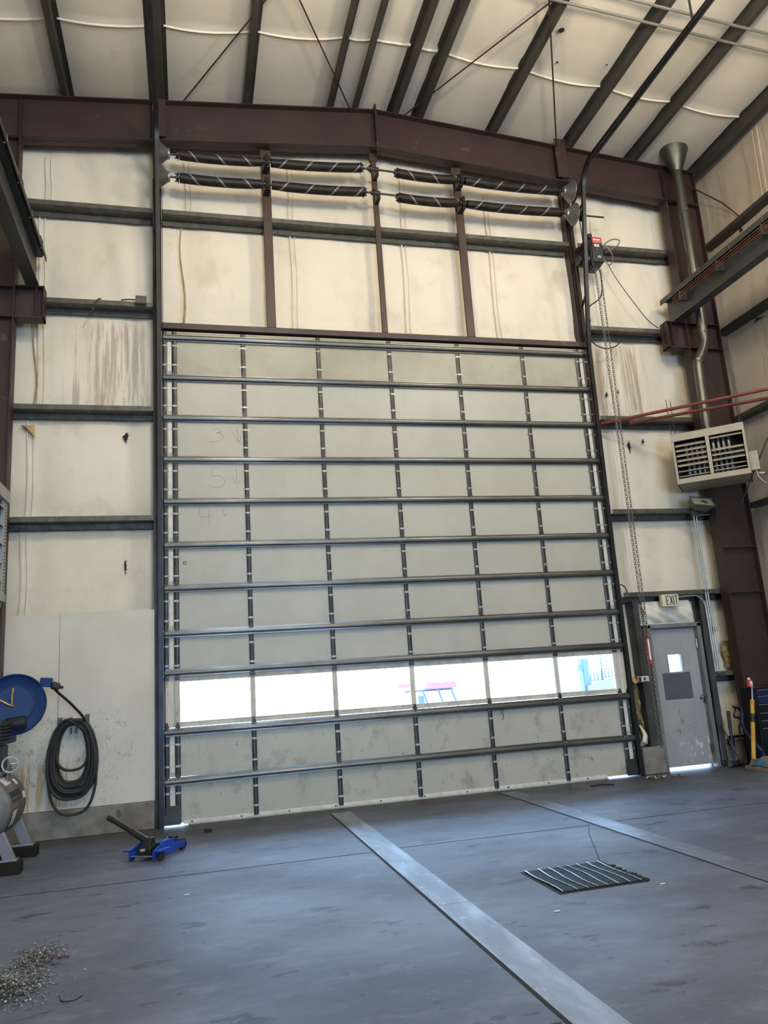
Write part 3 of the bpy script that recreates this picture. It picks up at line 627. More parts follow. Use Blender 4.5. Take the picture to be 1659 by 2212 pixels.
for zc, zd, row in ((9.555, 9.645, 'upper'), (9.165, 9.215, 'lower')):
    spring(-.065, 1.16, zc, zc + .02, 1, .022, f'dark striped torsion spring, {row} row, first from the left track')
    spring(1.31, 2.72 + (.025 if row == 'lower' else 0), zc + .02, zd, -1, .022, f'dark striped torsion spring, {row} row, second from the left track')
    spring(3.36, 4.345, zd - (.03 if row == 'upper' else .045), zd - .045, 1, .022, f'dark striped torsion spring, {row} row, second from the operator side')
    spring(4.50, 6.16, zd - .05, zd - .065 + (.02 if row == 'lower' else 0), -1, .022, f'dark striped torsion spring, {row} row, nearest the door operator')
    t = T('spring_shaft', (3.05, SY, zc), f'{row} torsion spring shaft over the garage door, cone drum at each end', 'shaft', 'spring shafts')
    pts = [(-.42, SY, zc - .0), (.6, SY, zc + .015), (2.0, SY, (zc + zd) / 2 + .01), (2.9, SY, zd), (4.0, SY, zd - .035), (5.3, SY, zd - .05), (6.52, SY, zd - .06)]
    MB().tube(pts, .0165, 8).build('rod', 'shaft', t)
    cx = 2.90 if row == 'upper' else 2.93
    c = MB(); c.cyl((cx - .045, SY, zd), (cx + .045, SY, zd), .035, 10); c.cyl((cx - .008, SY, zd), (cx + .008, SY, zd), .062, 12)
    for a in (0, 2.1, 4.2): c.cyl((cx - .03, SY + .045 * math.cos(a), zd + .045 * math.sin(a)), (cx + .03, SY + .045 * math.cos(a), zd + .045 * math.sin(a)), .010, 6)
    c.build('coupling', 'shaft', t)
    for x, s, zz in ((-.285, -1, zc), (6.36, 1, zd - .06)):
        mt = Matrix.Translation((x, SY, zz)) @ Matrix.Rotation(PI / 2 * s, 4, 'Y')
        prof = [(.0, -.085), (.055, -.085), (.075, -.08), (.078, -.06)]
        for i in range(9): prof += [(.082 + .0105 * i, -.055 + .014 * i), (.074 + .0105 * i, -.048 + .014 * i)]
        prof += [(.185, .075), (.19, .085), (.0, .085)]
        MB().lathe(prof, 28, 0, mt).build('cable_drum', 'cast', t)
    for x, zz in ((1.235, zc + .02), (4.42, zd - .045)):
        c = MB(); c.box(x - .045, x + .045, SY - .03, -.068, zz - .10, zz + .09); c.box(x - .022, x + .022, SY - .085, SY - .02, zz - .09, zz + .085); c.cyl((x - .055, SY, zz), (x + .055, SY, zz), .055, 12)
        for dz in (-.07, -.02, .05): c.ball((x, SY - .088, zz + dz), .014, 5)
        c.build('centre_bracket', 'shaft', t, bevel=.004)
    c = MB(); c.box(3.0 - .03, 3.0 + .03, SY - .02, -.062, zd - .11, zd + .03); c.cyl((2.97, SY, zd - .005), (3.03, SY, zd - .005), .035, 10); c.build('end_bearing', 'shaft', t, bevel=.004)

# ------------------------------------------------------------------ door operator, chain, cables
O = T('door_operator', (6.69, -.22, 8.12), 'black chain hoist door operator with a red label, on the right jamb', 'door operator')
MB().box(6.60, 6.80, -.36, -.06, 8.20, 8.66).build('housing', 'black', O, bevel=.012)
MB().add([(6.61, -.34, 8.2), (6.79, -.34, 8.2), (6.79, -.08, 8.2), (6.61, -.08, 8.2), (6.61, -.30, 8.13), (6.74, -.30, 8.13), (6.74, -.1, 8.13), (6.61, -.1, 8.13)], [(0, 1, 2, 3), (4, 5, 6, 7), (0, 1, 5, 4), (1, 2, 6, 5), (2, 3, 7, 6), (3, 0, 4, 7)]).build('gear_case', 'black', O)
MB().cyl((6.44, -.2, 8.30), (6.60, -.2, 8.30), .12, 18).cyl((6.40, -.2, 8.30), (6.44, -.2, 8.30), .09, 18).build('motor', 'black', O, bevel=.008)
MB().cyl((6.62, -.28, 8.66), (6.62, -.28, 8.74), .05, 14).build('capacitor', 'black', O, bevel=.006)
lb = MB().box(6.615, 6.785, -.365, -.3605, 8.545, 8.645).build('red_label', 'red', O)
rn = random.Random(3)
c = MB()
for k in range(9): x = 6.635 + k * .0145; c.box(x, x + .010, -.367, -.3655, 8.588 + rn.uniform(0, .006), 8.62)
c.build('label_lettering', 'white', lb); MB().box(6.63, 6.77, -.367, -.3655, 8.556, 8.572).build('label_strip', 'greyenamel', lb)
wl = MB().box(6.645, 6.735, -.365, -.3605, 8.475, 8.525).build('white_label', 'white', O)
c = MB()
for k in range(2): c.box(6.655, 6.725, -.367, -.3655, 8.488 + .016 * k, 8.494 + .016 * k)
c.build('label_lettering', 'black', wl)
MB().cyl((6.695, -.36, 8.43), (6.695, -.368, 8.43), .010, 10).build('reset_button', 'bright', O)
MB().box(6.68, 6.745, -.365, -.3605, 8.275, 8.31).build('grey_label', 'greyenamel', O)
MB().box(6.575, 6.60, -.34, -.08, 8.14, 8.62).build('mounting_plate', 'black', O)
k = T('chain_sprocket', (6.55, SY, 9.15), 'black sprocket on the lower shaft above the operator, with its drive chain', 'sprocket')
mt = Matrix.Translation((6.585, SY, 9.155)) @ Matrix.Rotation(PI / 2, 4, 'Y')
MB().lathe([(0, -.012), (.03, -.02), (.03, -.008), (.098, -.006), (.105, 0), (.098, .006), (.03, .008), (.03, .02), (0, .02)], 28, 0, mt).build('wheel', 'black', k)
MB().tube([(6.50, SY, 9.155), (7.0, SY, 9.15)], .015, 8).build('stub_shaft', 'shaft', k)
for dy in (-.095, .095): MB().tube([(6.585, SY + dy, 9.155), (6.585, -.2 + dy * .5, 8.34)], .009, 5).build('drive_chain', 'black', k)
def chain_mb(path, pitch=.036, r=.0048, w=.0135):
    mb = MB(); P = [Vv(p) for p in path]; acc = []; 
    for a, c in zip(P[:-1], P[1:]):
        n = max(1, int((c - a).length / pitch))
        for i in range(n): acc.append((a.lerp(c, (i + .5) / n), (c - a).normalized(), (c - a).length / n))
    for i, (p, d, L) in enumerate(acc):
        u = d.cross(Vv((.3, 1, .1)) if i % 2 else Vv((1, -.3, .2))).normalized(); h = L * .5 + r
        ring = [p + d * h * a + u * w * e for a, e in ((.62, 1), (1, .45), (1, -.45), (.62, -1), (-.62, -1), (-1, -.45), (-1, .45), (-.62, 1))]
        q = d.cross(u); vs = []
        for j, c in enumerate(ring):
            o = (c - p).normalized()
            vs += [c + o * r, c + q * r, c - o * r, c - q * r]
        mb.add(vs, [(4 * j + e, 4 * j + (e + 1) % 4, 4 * ((j + 1) % 8) + (e + 1) % 4, 4 * ((j + 1) % 8) + e) for j in range(8) for e in range(4)])
    return mb
hc = T('hoist_chain', (6.68, -.3, .3), 'long bright hand chain hanging from the door operator beside the exit door', 'chain')
cm_ = chain_mb([(6.640, -.30, 8.12), (6.640, -.305, 4.7), (6.640, -.30, .46), (6.665, -.30, .40), (6.692, -.30, .46), (6.706, -.305, 4.7), (6.735, -.30, 8.12)])
cm_.build('links', 'bright', hc)
tape = MB(); tape.tube([(6.672, -.30, 2.01), (6.674, -.30, 1.98)], .046, 10, flat=.5); tape.tube([(6.672, -.30, 1.64), (6.672, -.30, 1.60)], .044, 10, flat=.5); tape.tube([(6.64, -.30, 1.64), (6.645, -.30, 1.98)], .013, 6); tape.tube([(6.70, -.30, 1.64), (6.70, -.30, 1.98)], .013, 6)
tape.build('red_tag_wrap', 'red', hc); MB().box(6.655, 6.685, -.325, -.318, 1.66, 1.97).build('white_tag_strip', 'white', hc)
tag(MB().tube([(6.69, -.27, 8.15), (6.685, -.27, 4.5), (6.69, -.27, 1.8)], .0035, 4).build('pull_cord', 'greypipe'), 'thin grey release cord hanging between the chain strands', 'cord')
rn = random.Random(5); P = [(6.30, -.40, .016)]
for i in range(60):
    t = i / 59; P.append((6.34 + .56 * t ** 1.6 + rn.uniform(-.03, .03) * (1.4 - t), -.42 + rn.uniform(-.10, .06) * (1.25 - t) + .02 * t, .014 + .05 * rn.random() * max(0, .5 - t)))
tag(chain_mb(P).build('loose_chain', 'bright'), 'loose end of bright chain lying on the floor in front of the stem wall', 'chain')
def cable(name, pts, r, mat, lab, cat='cable', n=7):
    return tag(MB().tube(smoothpath(pts, 8), r, n).build(name, mat), lab, cat)
cable('power_cable', [(6.922, -0.100, 8.538), (7.004, -0.120, 8.322), (7.096, -0.120, 8.346), (7.132, -0.100, 8.519), (7.075, -0.080, 8.659), (6.999, -0.080, 8.688), (7.182, -0.060, 8.831), (7.343, -0.050, 8.842), (7.308, -0.040, 8.746), (7.155, -0.030, 8.642), (7.079, 0.000, 8.618)], .011, 'greypipe', 'grey power cable looped beside the door operator')
cable('signal_cable', [(6.981, -0.100, 8.454), (7.127, -0.120, 8.070), (7.414, -0.120, 7.613), (7.649, -0.100, 7.319), (7.861, -0.050, 7.208)], .007, 'shaft', 'thin brown cable swinging from the operator to the second girt')
cable('motor_cord', [(6.77, -.22, 8.14), (6.77, -.24, 7.95), (6.74, -.25, 7.7), (6.64, -.28, 7.55), (6.53, -.18, 7.48), (6.47, -.12, 7.38)], .011, 'rubber', 'black cord curving from the operator down behind the right track')
cable('loose_cable', [(6.554, -0.020, 6.931), (6.644, -0.050, 6.830), (6.804, -0.060, 6.782), (6.990, -0.050, 6.837), (7.158, -0.010, 6.989)], .010, 'rubber', 'black cable hanging in a loop under the second girt')
cable('loose_wire', [(6.512, -0.020, 2.842), (6.558, -0.030, 2.810), (6.591, -0.030, 2.765), (6.611, -0.010, 2.709)], .009, 'rubber', 'short black wire poking out beside the right track, near the exit sign')
cable('loose_cable', [(-0.407, 0.000, 8.667), (-0.453, -0.020, 8.511), (-0.448, -0.020, 8.205), (-0.416, 0.000, 7.954)], .008, 'rubber', 'black cable bowed out beside the left jamb, under the top girt')
cable('hook_wire', [(-1.339, -0.030, 6.974), (-1.284, -0.030, 7.034), (-1.255, -0.020, 7.149), (-1.207, -0.010, 7.222), (-1.171, 0.000, 7.229)], .010, 'rubber', 'short black wire hooked over the left second girt')
j = T('junction_box', (-.60, -.03, 7.2), 'small grey junction box on the second girt left of the door', 'junction box')
MB().box(-.70, -.55, -.075, -.004, 7.16, 7.28).build('box', 'galv', j, bevel=.006); MB().tube([(-.70, -.03, 7.23), (-.80, -.03, 7.23), (-.90, -.02, 7.22)], .010, 6).build('wire', 'rubber', j)
# ------------------------------------------------------------------ exit door and what is round it
E_ = T('door_1', (7.39, .1, 0), 'grey steel exit door with a small bright window, right of the garage door', 'door', kind='structure')
f = MB()
f.box(6.90, 6.965, .03, .21, 0, 2.19); f.box(7.80, 7.865, .03, .21, 0, 2.19); f.box(6.90, 7.865, .03, .21, 2.135, 2.20)
f.box(6.965, 6.985, .15, .21, .0, 2.135); f.box(7.78, 7.80, .15, .21, 0, 2.135); f.box(6.965, 7.80, .15, .21, 2.115, 2.135)
f.build('door_frame', 'doorframe', E_, bevel=.004)
dx0, dx1, dz0, dz1, wy = 6.985, 7.78, .046, 2.115, .105
wx0, wx1, wz0, wz1 = 7.245, 7.475, 1.455, 1.715
lf = MB()
for a in ((dx0, wx0, dz0, dz1), (wx1, dx1, dz0, dz1), (wx0, wx1, dz0, wz0), (wx0, wx1, wz1, dz1)): lf.box(a[0], a[1], wy, wy + .045, a[2], a[3])
leaf = lf.build('door_leaf', 'doorgrey', E_, smooth=False)
f = MB(); e = .022
for a in ((wx0 - e, wx0, wz0 - e, wz1 + e), (wx1, wx1 + e, wz0 - e, wz1 + e), (wx0, wx1, wz0 - e, wz0), (wx0, wx1, wz1, wz1 + e)): f.box(a[0], a[1], wy - .012, wy + .002, a[2], a[3])
f.build('window_trim', 'doorgrey', leaf); MB().box(wx0, wx1, wy + .018, wy + .024, wz0, wz1).build('window_pane', 'glass', leaf, smooth=False)
MB().box(7.11, 7.60, wy - .006, wy, 1.04, 1.44).build('blank_plate', 'kick', leaf, bevel=.002)
k = MB(); mt = Matrix.Translation((7.735, wy, 1.045)) @ Matrix.Rotation(PI / 2, 4, 'X')
k.lathe([(0, 0), (.036, 0), (.036, .008), (.014, .014), (.014, .035), (.027, .045), (.031, .058), (.026, .07), (0, .075)], 20, 0, mt); k.build('door_knob', 'bright', leaf)
for z in (1.87, 1.02, .28):
    h = MB(); h.box(7.772, 7.792, wy - .02, wy, z - .06, z + .06); h.cyl((7.785, wy - .022, z - .065), (7.785, wy - .022, z + .065), .012, 10); h.build('hinge', 'bright' if z > 1.5 else 'steel', leaf)
for x0, x1, z0, z1, lab in ((6.70, 6.79, .39, 2.57, 'dark steel upright just left of the exit door'), (7.90, 7.985, .0, 2.63, 'dark steel upright just right of the exit door frame')):
    mb = MB(); mb.sheet([(x1, .01), (x0, .01), (x0, .2), (x1, .2)] if x0 < 7 else [(x0, .01), (x1, .01), (x1, .2), (x0, .2)], .005, 'z', z0, z1); tag(mb.build('door_upright', 'steel', smooth=False), lab, 'upright', 'uprights of the exit door')
# loose facing pulled over the exit door
mb = MB()
def fold(u, v):
    x = 6.91 + .86 * u; z = 2.215 + .345 * v
    return (x, .10 - .075 * math.sin(PI * min(1, v * 1.1)) * (.55 + .45 * math.sin(PI * u)) - .014 * math.sin(26 * (u * .8 + v * .55)) * (1 - .6 * u), z)
mb.grid(fold, 40, 14); tag(mb.build('loose_facing', 'facing'), 'wrinkled cream facing bulging out above the exit door', 'insulation')
mb = MB(); rn = random.Random(11)
def wool(u, v):
    x = 6.535 + .165 * u; z = .50 + .82 * v
    w = .5 + .5 * math.sin(v * PI); k = math.sin(u * PI)
    return (6.54 + (.05 + .12 * w) * u + .02 * math.sin(9 * v), .17 - .09 * k * w - .03 * math.sin(17 * v + 5 * u) * k - .015 * rn.random(), z)
mb.grid(wool, 12, 34); tag(mb.build('torn_wool', 'wool'), 'torn yellow brown wool bulging between the garage door track and the exit door', 'insulation')
mb = MB()
def wool2(u, v): return (8.28 + .16 * u + .02 * math.sin(7 * v), .15 - .06 * math.sin(PI * u) * math.sin(PI * min(1, v + .1)) - .012 * rn.random(), 1.46 + .42 * v)
mb.grid(wool2, 10, 18); tag(mb.build('torn_wool', 'wool'), 'torn brown wool beside the right corner column, above the short girt', 'insulation')
mb = MB(); mb.tube([(6.56, .08, .42), (6.60, .02, .46), (6.64, .05, .55), (6.62, .06, .62), (6.60, .10, .70)], [.03, .07, .06, .05, .02], 9, flat=.6); tag(mb.build('loose_facing', 'facing'), 'crumpled white facing at the foot of the torn wool, on the stem wall', 'insulation')
# exit sign
X = T('exit_sign', (7.24, -.06, 2.55), 'ivory exit sign with green letters above the exit door', 'sign')
ex0, ex1, ez0, ez1, ey = 7.165, 7.465, 2.455, 2.645, -.085
MB().box(ex0, ex1, ey, -.005, ez0, ez1).build('sign_box', 'signface', X, bevel=.008)
lt = MB()
def bar(p, q, w=.013): 
    p, q = Vv(p), Vv(q); d = (q - p).normalized(); n2 = Vv((-d.y, d.x)) * w / 2
    lt.add([(a.x + s * n2.x, y, a.y + s * n2.y) for y in (ey - .003, ey + .001) for a, s in ((p, 1), (p, -1), (q, -1), (q, 1))], [(0, 1, 2, 3), (4, 7, 6, 5), (0, 4, 5, 1), (1, 5, 6, 2), (2, 6, 7, 3), (3, 7, 4, 0)])
zb, zt = ez0 + .028, ez1 - .022; x = ex0 + .075
bar((x, zb), (x, zt)); bar((x - .006, zt - .006), (x + .042, zt - .006)); bar((x, (zb + zt) / 2), (x + .036, (zb + zt) / 2)); bar((x - .006, zb + .006), (x + .042, zb + .006))
x += .062; bar((x, zb), (x + .048, zt)); bar((x, zt), (x + .048, zb)); x += .066; bar((x, zb), (x, zt)); x += .022; bar((x - .002, zt - .006), (x + .05, zt - .006)); bar((x + .024, zb), (x + .024, zt))
lt.build('lettering', 'green', X)
# floodlight and its conduits
F_ = T('floodlight', (8.1, -.1, 3.95), 'floodlight on the fourth right-hand girt, under the wall heater', 'floodlight')
h = MB(); fx, fz, fy = 8.05, 4.055, -.18
R1 = Matrix.Rotation(math.radians(-38), 3, 'X') @ Matrix.Rotation(math.radians(8), 3, 'Y')
def fl(x, y, z): p = R1 @ Vv((x, y, z)); return (p.x + fx, p.y + fy, p.z + fz)
vs = [fl(x * a, y, z * a) for y, a in ((-.07, 1), (.07, .62)) for x, z in ((-.19, -.10), (.19, -.10), (.19, .10), (-.19, .10))]
h.add(vs, [(4, 5, 6, 7), (0, 1, 5, 4), (1, 2, 6, 5), (2, 3, 7, 6), (3, 0, 4, 7), (0, 3, 2, 1)]).build('housing', 'fixture', F_, bevel=.008)
h = MB(); 
for a in ((-.19, .19, .09, .105), (-.19, .19, -.105, -.09), (-.195, -.18, -.1, .1), (.18, .195, -.1, .1)):
    h.add([fl(x, y, z) for y in (-.085, -.068) for x, z in ((a[0], a[2]), (a[1], a[2]), (a[1], a[3]), (a[0], a[3]))], [(0, 1, 2, 3), (4, 7, 6, 5), (0, 4, 5, 1), (1, 5, 6, 2), (2, 6, 7, 3), (3, 7, 4, 0)])
h.build('bezel', 'fixture', F_)
h = MB(); h.add([fl(x, -.0725, z) for x, z in ((-.18, -.09), (.18, -.09), (.18, .09), (-.18, .09))], [(0, 1, 2, 3)]); h.build('lens', 'galvlens', F_)
h = MB(); h.add([fl(x, -.0745, z) for x, z in ((-.02, -.02), (.07, -.05), (.10, .0), (.03, .04), (-.02, .02))], [(0, 1, 2, 3, 4)]); h.build('lamp_reflector', 'brass', F_)
MB().box(7.96, 8.06, -.12, -.0, 4.05, 4.16).build('bracket', 'fixture', F_, bevel=.006)
MB().box(7.97, 8.05, -.07, .0, 3.90, 4.0).build('outlet_box', 'galv', F_, bevel=.006)
t = T('conduit_run', (8.03, -.02, 1.43), 'pair of bright metal conduits running down from the floodlight right of the exit door', 'conduit')
MB().tube([(8.0, -.03, 3.92), (8.01, -.022, 2.5), (8.015, -.022, 1.43)], .012, 8).build('pipe', 'conduit', t)
MB().tube(smoothpath([(8.35, -.02, 3.93), (8.12, -.025, 3.925), (8.07, -.025, 3.90), (8.052, -.022, 3.80), (8.05, -.022, 3.2), (8.055, -.022, 1.43)], 6), .012, 8).build('pipe', 'conduit', t)
for z in (2.68, 1.39): MB().box(7.985, 8.075, -.036, .006, z - .012, z + .012).build('strap', 'galv', t)
tag(MB().tube(smoothpath([(7.465, -.025, 2.60), (7.75, -.025, 2.615), (7.88, -.03, 2.59), (7.955, -.03, 2.47), (7.968, -.028, 2.3), (7.985, -.022, 1.42)], 8), .011, 8).build('conduit_run', 'conduit'), 'thin bright conduit curving from the exit sign down beside the door frame', 'conduit')
# small things between the doors
tag(MB().add([(6.498, -0.060, 1.456), (6.566, -0.060, 1.334), (6.516, -0.050, 1.324), (6.491, -0.050, 1.374), (6.504, -0.050, 1.455), (6.572, -0.050, 1.334), (6.522, -0.040, 1.324), (6.498, -0.040, 1.373)], [(0, 1, 2, 3), (4, 7, 6, 5), (0, 4, 5, 1), (1, 5, 6, 2), (2, 6, 7, 3), (3, 7, 4, 0)]).build('yellow_tag', 'yellow', smooth=False), 'yellow tag hanging by the right track, left of the exit door', 'tag')
t = T('tape_roll', (6.72, -.05, 1.36), 'white and red packet resting on the stub girt left of the exit door', 'packet')
MB().box(6.585, 6.76, -.075, -.005, 1.345, 1.425).build('packet_body', 'white', t, bevel=.008); MB().box(6.66, 6.70, -.0775, -.07, 1.36, 1.41).build('red_mark', 'red', t); MB().box(6.585, 6.625, -.0775, -.07, 1.35, 1.42).build('blue_end', 'navy', t)

# ------------------------------------------------------------------ right hand wall heater, flue, pipes
HU, HV = Vv((.755, -.656, 0)), Vv((.656, .755, 0)); HO = Vv((7.515, -.41, 4.34)); HW, HD, HH = 1.07, .72, .82
def hp(u, v, z): p = HO + HU * u + HV * v; return (p.x, p.y, HO.z + z)
def hbox(mb, u0, u1, v0, v1, z0, z1, mi=0): return mb.add([hp(u, v, z) for u in (u0, u1) for v in (v0, v1) for z in (z0, z1)], [(0, 1, 3, 2), (4, 6, 7, 5), (0, 4, 5, 1), (2, 3, 7, 6), (0, 2, 6, 4), (1, 5, 7, 3)], mi)
H = T('unit_heater', tuple(HO), 'beige louvred unit heater hung in the right corner, below the red pipes', 'heater', 'unit heaters')
b_ = MB()
hbox(b_, 0, HW, .02, HD, 0, .02); hbox(b_, 0, HW, .02, HD, HH - .02, HH); hbox(b_, 0, .02, .02, HD, 0, HH); hbox(b_, HW - .02, HW, .02, HD, 0, HH); hbox(b_, 0, HW, HD - .02, HD, 0, HH)
b_.build('cabinet', 'beige', H, bevel=.004)
f_ = MB(); hbox(f_, 0, HW, 0, .03, 0, .085); hbox(f_, 0, HW, 0, .03, HH - .12, HH); hbox(f_, 0, .035, 0, .03, .085, HH - .12); hbox(f_, HW - .035, HW, 0, .03, .085, HH - .12); hbox(f_, .50, .555, -.004, .03, .085, HH - .12)
f_.build('front_frame', 'beige', H, bevel=.003)
b_ = MB(); hbox(b_, .03, HW - .03, .30, .32, .03, HH - .04); b_.build('dark_back', 'dark', H)
def louver(u0, u1, z, a): 
    mb = MB(); d = .085; dv, dz = d * math.cos(a), d * math.sin(a)
    p = [hp(u, .02 + v, z + q) for u in (u0, u1) for v, q in ((0, 0), (dv, dz), (dv, dz + .012), (0, .012))]
    return mb.add(p, [(0, 1, 2, 3), (4, 7, 6, 5), (0, 4, 5, 1), (1, 5, 6, 2), (2, 6, 7, 3), (3, 7, 4, 0)])
for i in range(7): louver(.045, .49, .115 + .082 * i, .55 if i > 1 else .05).build('louver', 'beige', H)
for z, a in ((.645, .55), (.445, .5), (.365, .5), (.285, .5), (.195, .05), (.125, .05)): louver(.565, HW - .045, z, a).build('louver', 'beige', H)
for u in (.20, .275, .35, .425, .60, .675, .75, .825):
    mb = MB(); mb.tube(smoothpath([hp(u, .22, .06), hp(u, .16, .12), hp(u, .14, .25), hp(u, .2, .36), hp(u, .2, .42), hp(u, .14, .48), hp(u, .13, .6), hp(u, .2, .68)], 5), .026, 10); mb.build('heat_exchanger_tube', 'cast', H)
mb = MB(); hbox(mb, HW + .002, HW + .13, .10, .26, .06, .36); mb.build('control_box', 'beige', H, bevel=.006)
mb = MB(); mb.tube(smoothpath([hp(HW + .07, .14, .06), hp(HW + .09, .12, -.05), hp(HW + .16, .08, -.16), hp(HW + .3, 0, -.24), hp(HW + .55, -.1, -.25)], 6), .012, 7); mb.cyl(hp(HW + .05, .18, .02), hp(HW + .18, .18, .0), .024, 10); mb.build('flexible_conduit', 'conduit', H)
mb = MB(); mb.tube([hp(HW + .18, .18, 0), hp(HW + .6, .25, .06)], .018, 8); mb.build('gas_pipe', 'redpipe', H)
fl_ = T('flue_pipe', (8.42, -.45, 5.2), 'galvanised flue rising from the wall heater to a cone at the roof', 'flue')
htop = hp(HW / 2, HD * .52, HH)
P = smoothpath([(htop[0], htop[1], htop[2] - .01), (htop[0] + .02, htop[1], 5.9), (htop[0] + .03, htop[1], 6.40)], 4) + smoothpath([(8.33, -.46, 6.62), (8.40, -.455, 6.80), (8.415, -.45, 7.0)], 5) + [Vv((8.42, -.45, 8.4)), Vv((8.425, -.45, 10.1))]
MB().tube(P, .082, 18).build('pipe', 'flue', fl_)
for z in (9.25, 7.55, 6.98, 6.43, 5.55):
    q = min(P, key=lambda p: abs(p.z - z)); t = [a for a in P if a.z >= z - .01][0]; pz = [a for a in P if a.z <= z]; a0 = pz[-1]; k = (z - a0.z) / max(t.z - a0.z, .001); xx = a0.x + (t.x - a0.x) * k; yy = a0.y + (t.y - a0.y) * k
    MB().cyl((xx, yy, z - .035), (xx, yy, z + .035), .086, 18).build('joint_band', 'flue', fl_); MB().box(xx - .05, xx + .0, yy - .092, yy - .085, z - .03, z - .005).build('foil_mark', 'bright', fl_)
zr = Zr(8.425) - .06; MB().lathe([(.084, 10.02), (.09, 10.04), (.235, zr - .03), (.245, zr + .03), (.235, zr + .03)], 28, 0, Matrix.Translation((8.425, -.45, 0))).build('roof_cone', 'flue', fl_)
tag(MB().tube([(8.799, -0.150, 10.027), (9.117, -0.600, 9.379), (9.214, -0.850, 8.935), (9.460, -1.000, 8.685)], .012, 6).build('brace_rod', 'redox'), 'thin brace rod from behind the flue to the right side wall', 'brace rod')
for i, (a, c, lab) in enumerate((((6.60, .05, 5.50), (8.435, -1.610, 5.504), 'red pipe over the wall heater, the upper of two'), ((7.03, -.12, 5.46), (8.543, -1.460, 5.417), 'red pipe over the wall heater, the lower of two'))):
    a, c = Vv(a), Vv(c); e = a + (c - a) * 1.25
    t = T('red_pipe', tuple(a), lab, 'pipe', 'red pipes over the heater'); MB().tube([a, e], .026, 10).build('pipe', 'redpipe', t)
    MB().ball(tuple(a), .036, 6).build('end_fitting', 'redpipe', t)
for pt, pb in (((7.542, -0.420, 5.708), hp(.01, .06, HH)), ((7.692, -0.360, 5.591), hp(.06, .2, HH)), (hp(HW - .05, .06, HH + .95), hp(HW - .05, .06, HH)), (hp(HW - .02, .22, HH + .9), hp(HW - .02, .22, HH))):
    MB().tube([(pb[0], pb[1], pb[2] + .62 if pt[2] < 6 else pt[2]), pb], .006, 6).build('hanger_rod', 'shaft', H)
tag(MB().tube([(8.835, -1.000, 4.946), (8.461, -0.600, 3.961)], .011, 6).build('brace_rod', 'shaft'), 'thin dark rod slanting down behind the wall heater', 'brace rod')

# ------------------------------------------------------------------ crane runway beams
def crane_beam(xc, zb, zt, s, yend, lab):
    t = T('crane_runway_beam', (xc, -4, zb), lab, 'crane beam', 'crane runway beams')
    mb = MB(); mb.box(xc - .085, xc + .085, -13, yend, zb, zb + .016); mb.box(xc - .006, xc + .006, -13, yend, zb + .016, zt - .02); mb.box(xc - .085, xc + .085, -13, yend, zt - .036, zt - .02)
    mb.build('beam', 'crane', t)
    mb = MB(); mb.sheet([(xc - .125, zt - .085), (xc - .125, zt), (xc + .125, zt), (xc + .125, zt - .085)], .012, 'y', -13, yend + .02); mb.build('cap_channel', 'crane', t)
    mb = MB(); mb.box(xc - .02, xc + .02, -13, yend, zt + .012, zt + .05); mb.build('rail', 'purlin', t)
    for i in range(8):
        y = yend - .35 - .72 * i; x = xc + s * .125
        MB().tube([(x - s * .03, y, zt + .02), (x + s * .012, y, zt + .02), (x + s * .016, y, zt - .06), (x - s * .02, y, zt - .10)], .010, 6).build('rail_hook_bolt', 'purlin', t)
    return t
cbl = crane_beam(-2.05, 7.27, 7.86, 1, .0, 'grey green crane runway beam at upper left, resting on its bracket')
for y in (-.4, -1.0, -1.65): MB().box(-1.93, -1.915, y - .05, y + .05, 7.80, 7.90).build('splice_clip', 'redox', cbl)
cb = crane_beam(8.14, 7.27, 7.745, -1, -.02, 'grey crane runway beam at upper right, carrying orange conductor bars')
for k in range(3): MB().box(7.985, 7.998, -13, -.35, 7.60 - .04 * k, 7.613 - .04 * k).build('conductor_bar', 'copper', cb, bevel=.003)
for y in (-.55, -1.5, -2.5): MB().box(7.99, 8.13, y - .015, y + .015, 7.48, 7.64).build('conductor_support', 'crane', cb)

# ------------------------------------------------------------------ left edge heater
h0 = (-1.750, -2.485, 3.752); yF = h0[1]; zT = h0[2]; zB = (-1.750, -2.582, 2.605)[2]
G = T('unit_heater', (-2.2, yF - .6, zB), 'grey louvred unit heater at the left edge of the picture, cut off by it', 'heater', 'unit heaters')
xF = -1.75; mb = MB(); mb.box(-2.45, xF - .05, yF - 1.2, yF, zB + .03, zT - .0); mb.build('cabinet', 'greyenamel', G, bevel=.006)
hz = zT - zB
mb = MB(); mb.box(xF - .06, xF, yF - 1.2, yF, zT - .125, zT); mb.build('top_hood', 'greyenamel', G, bevel=.006)
mb = MB(); mb.box(xF - .06, xF, yF - 1.2, yF - .02, zB + .02, zB + .10); mb.build('bottom_lip', 'greyenamel', G, bevel=.006); MB().box(-2.4, xF - .03, yF - 1.15, yF - .05, zB - .025, zB + .03).build('drip_pan', 'greyenamel', G, bevel=.006)
mb = MB(); mb.box(xF - .05, xF - .02, yF - .16, yF, zB + .1, zT - .125); mb.build('end_strip', 'greyenamel', G)
for i in range(26):
    z = zB + .14 + (hz - .30) * i / 25
    if i != 12: MB().box(xF - .022, xF - .0185, yF - .075, yF - .035, z - .006, z + .006).build('vent_slot', 'dark', G)
MB().box(xF - .06, xF - .048, yF - 1.15, yF - .16, zB + .1, zT - .125).build('dark_back', 'dark', G)
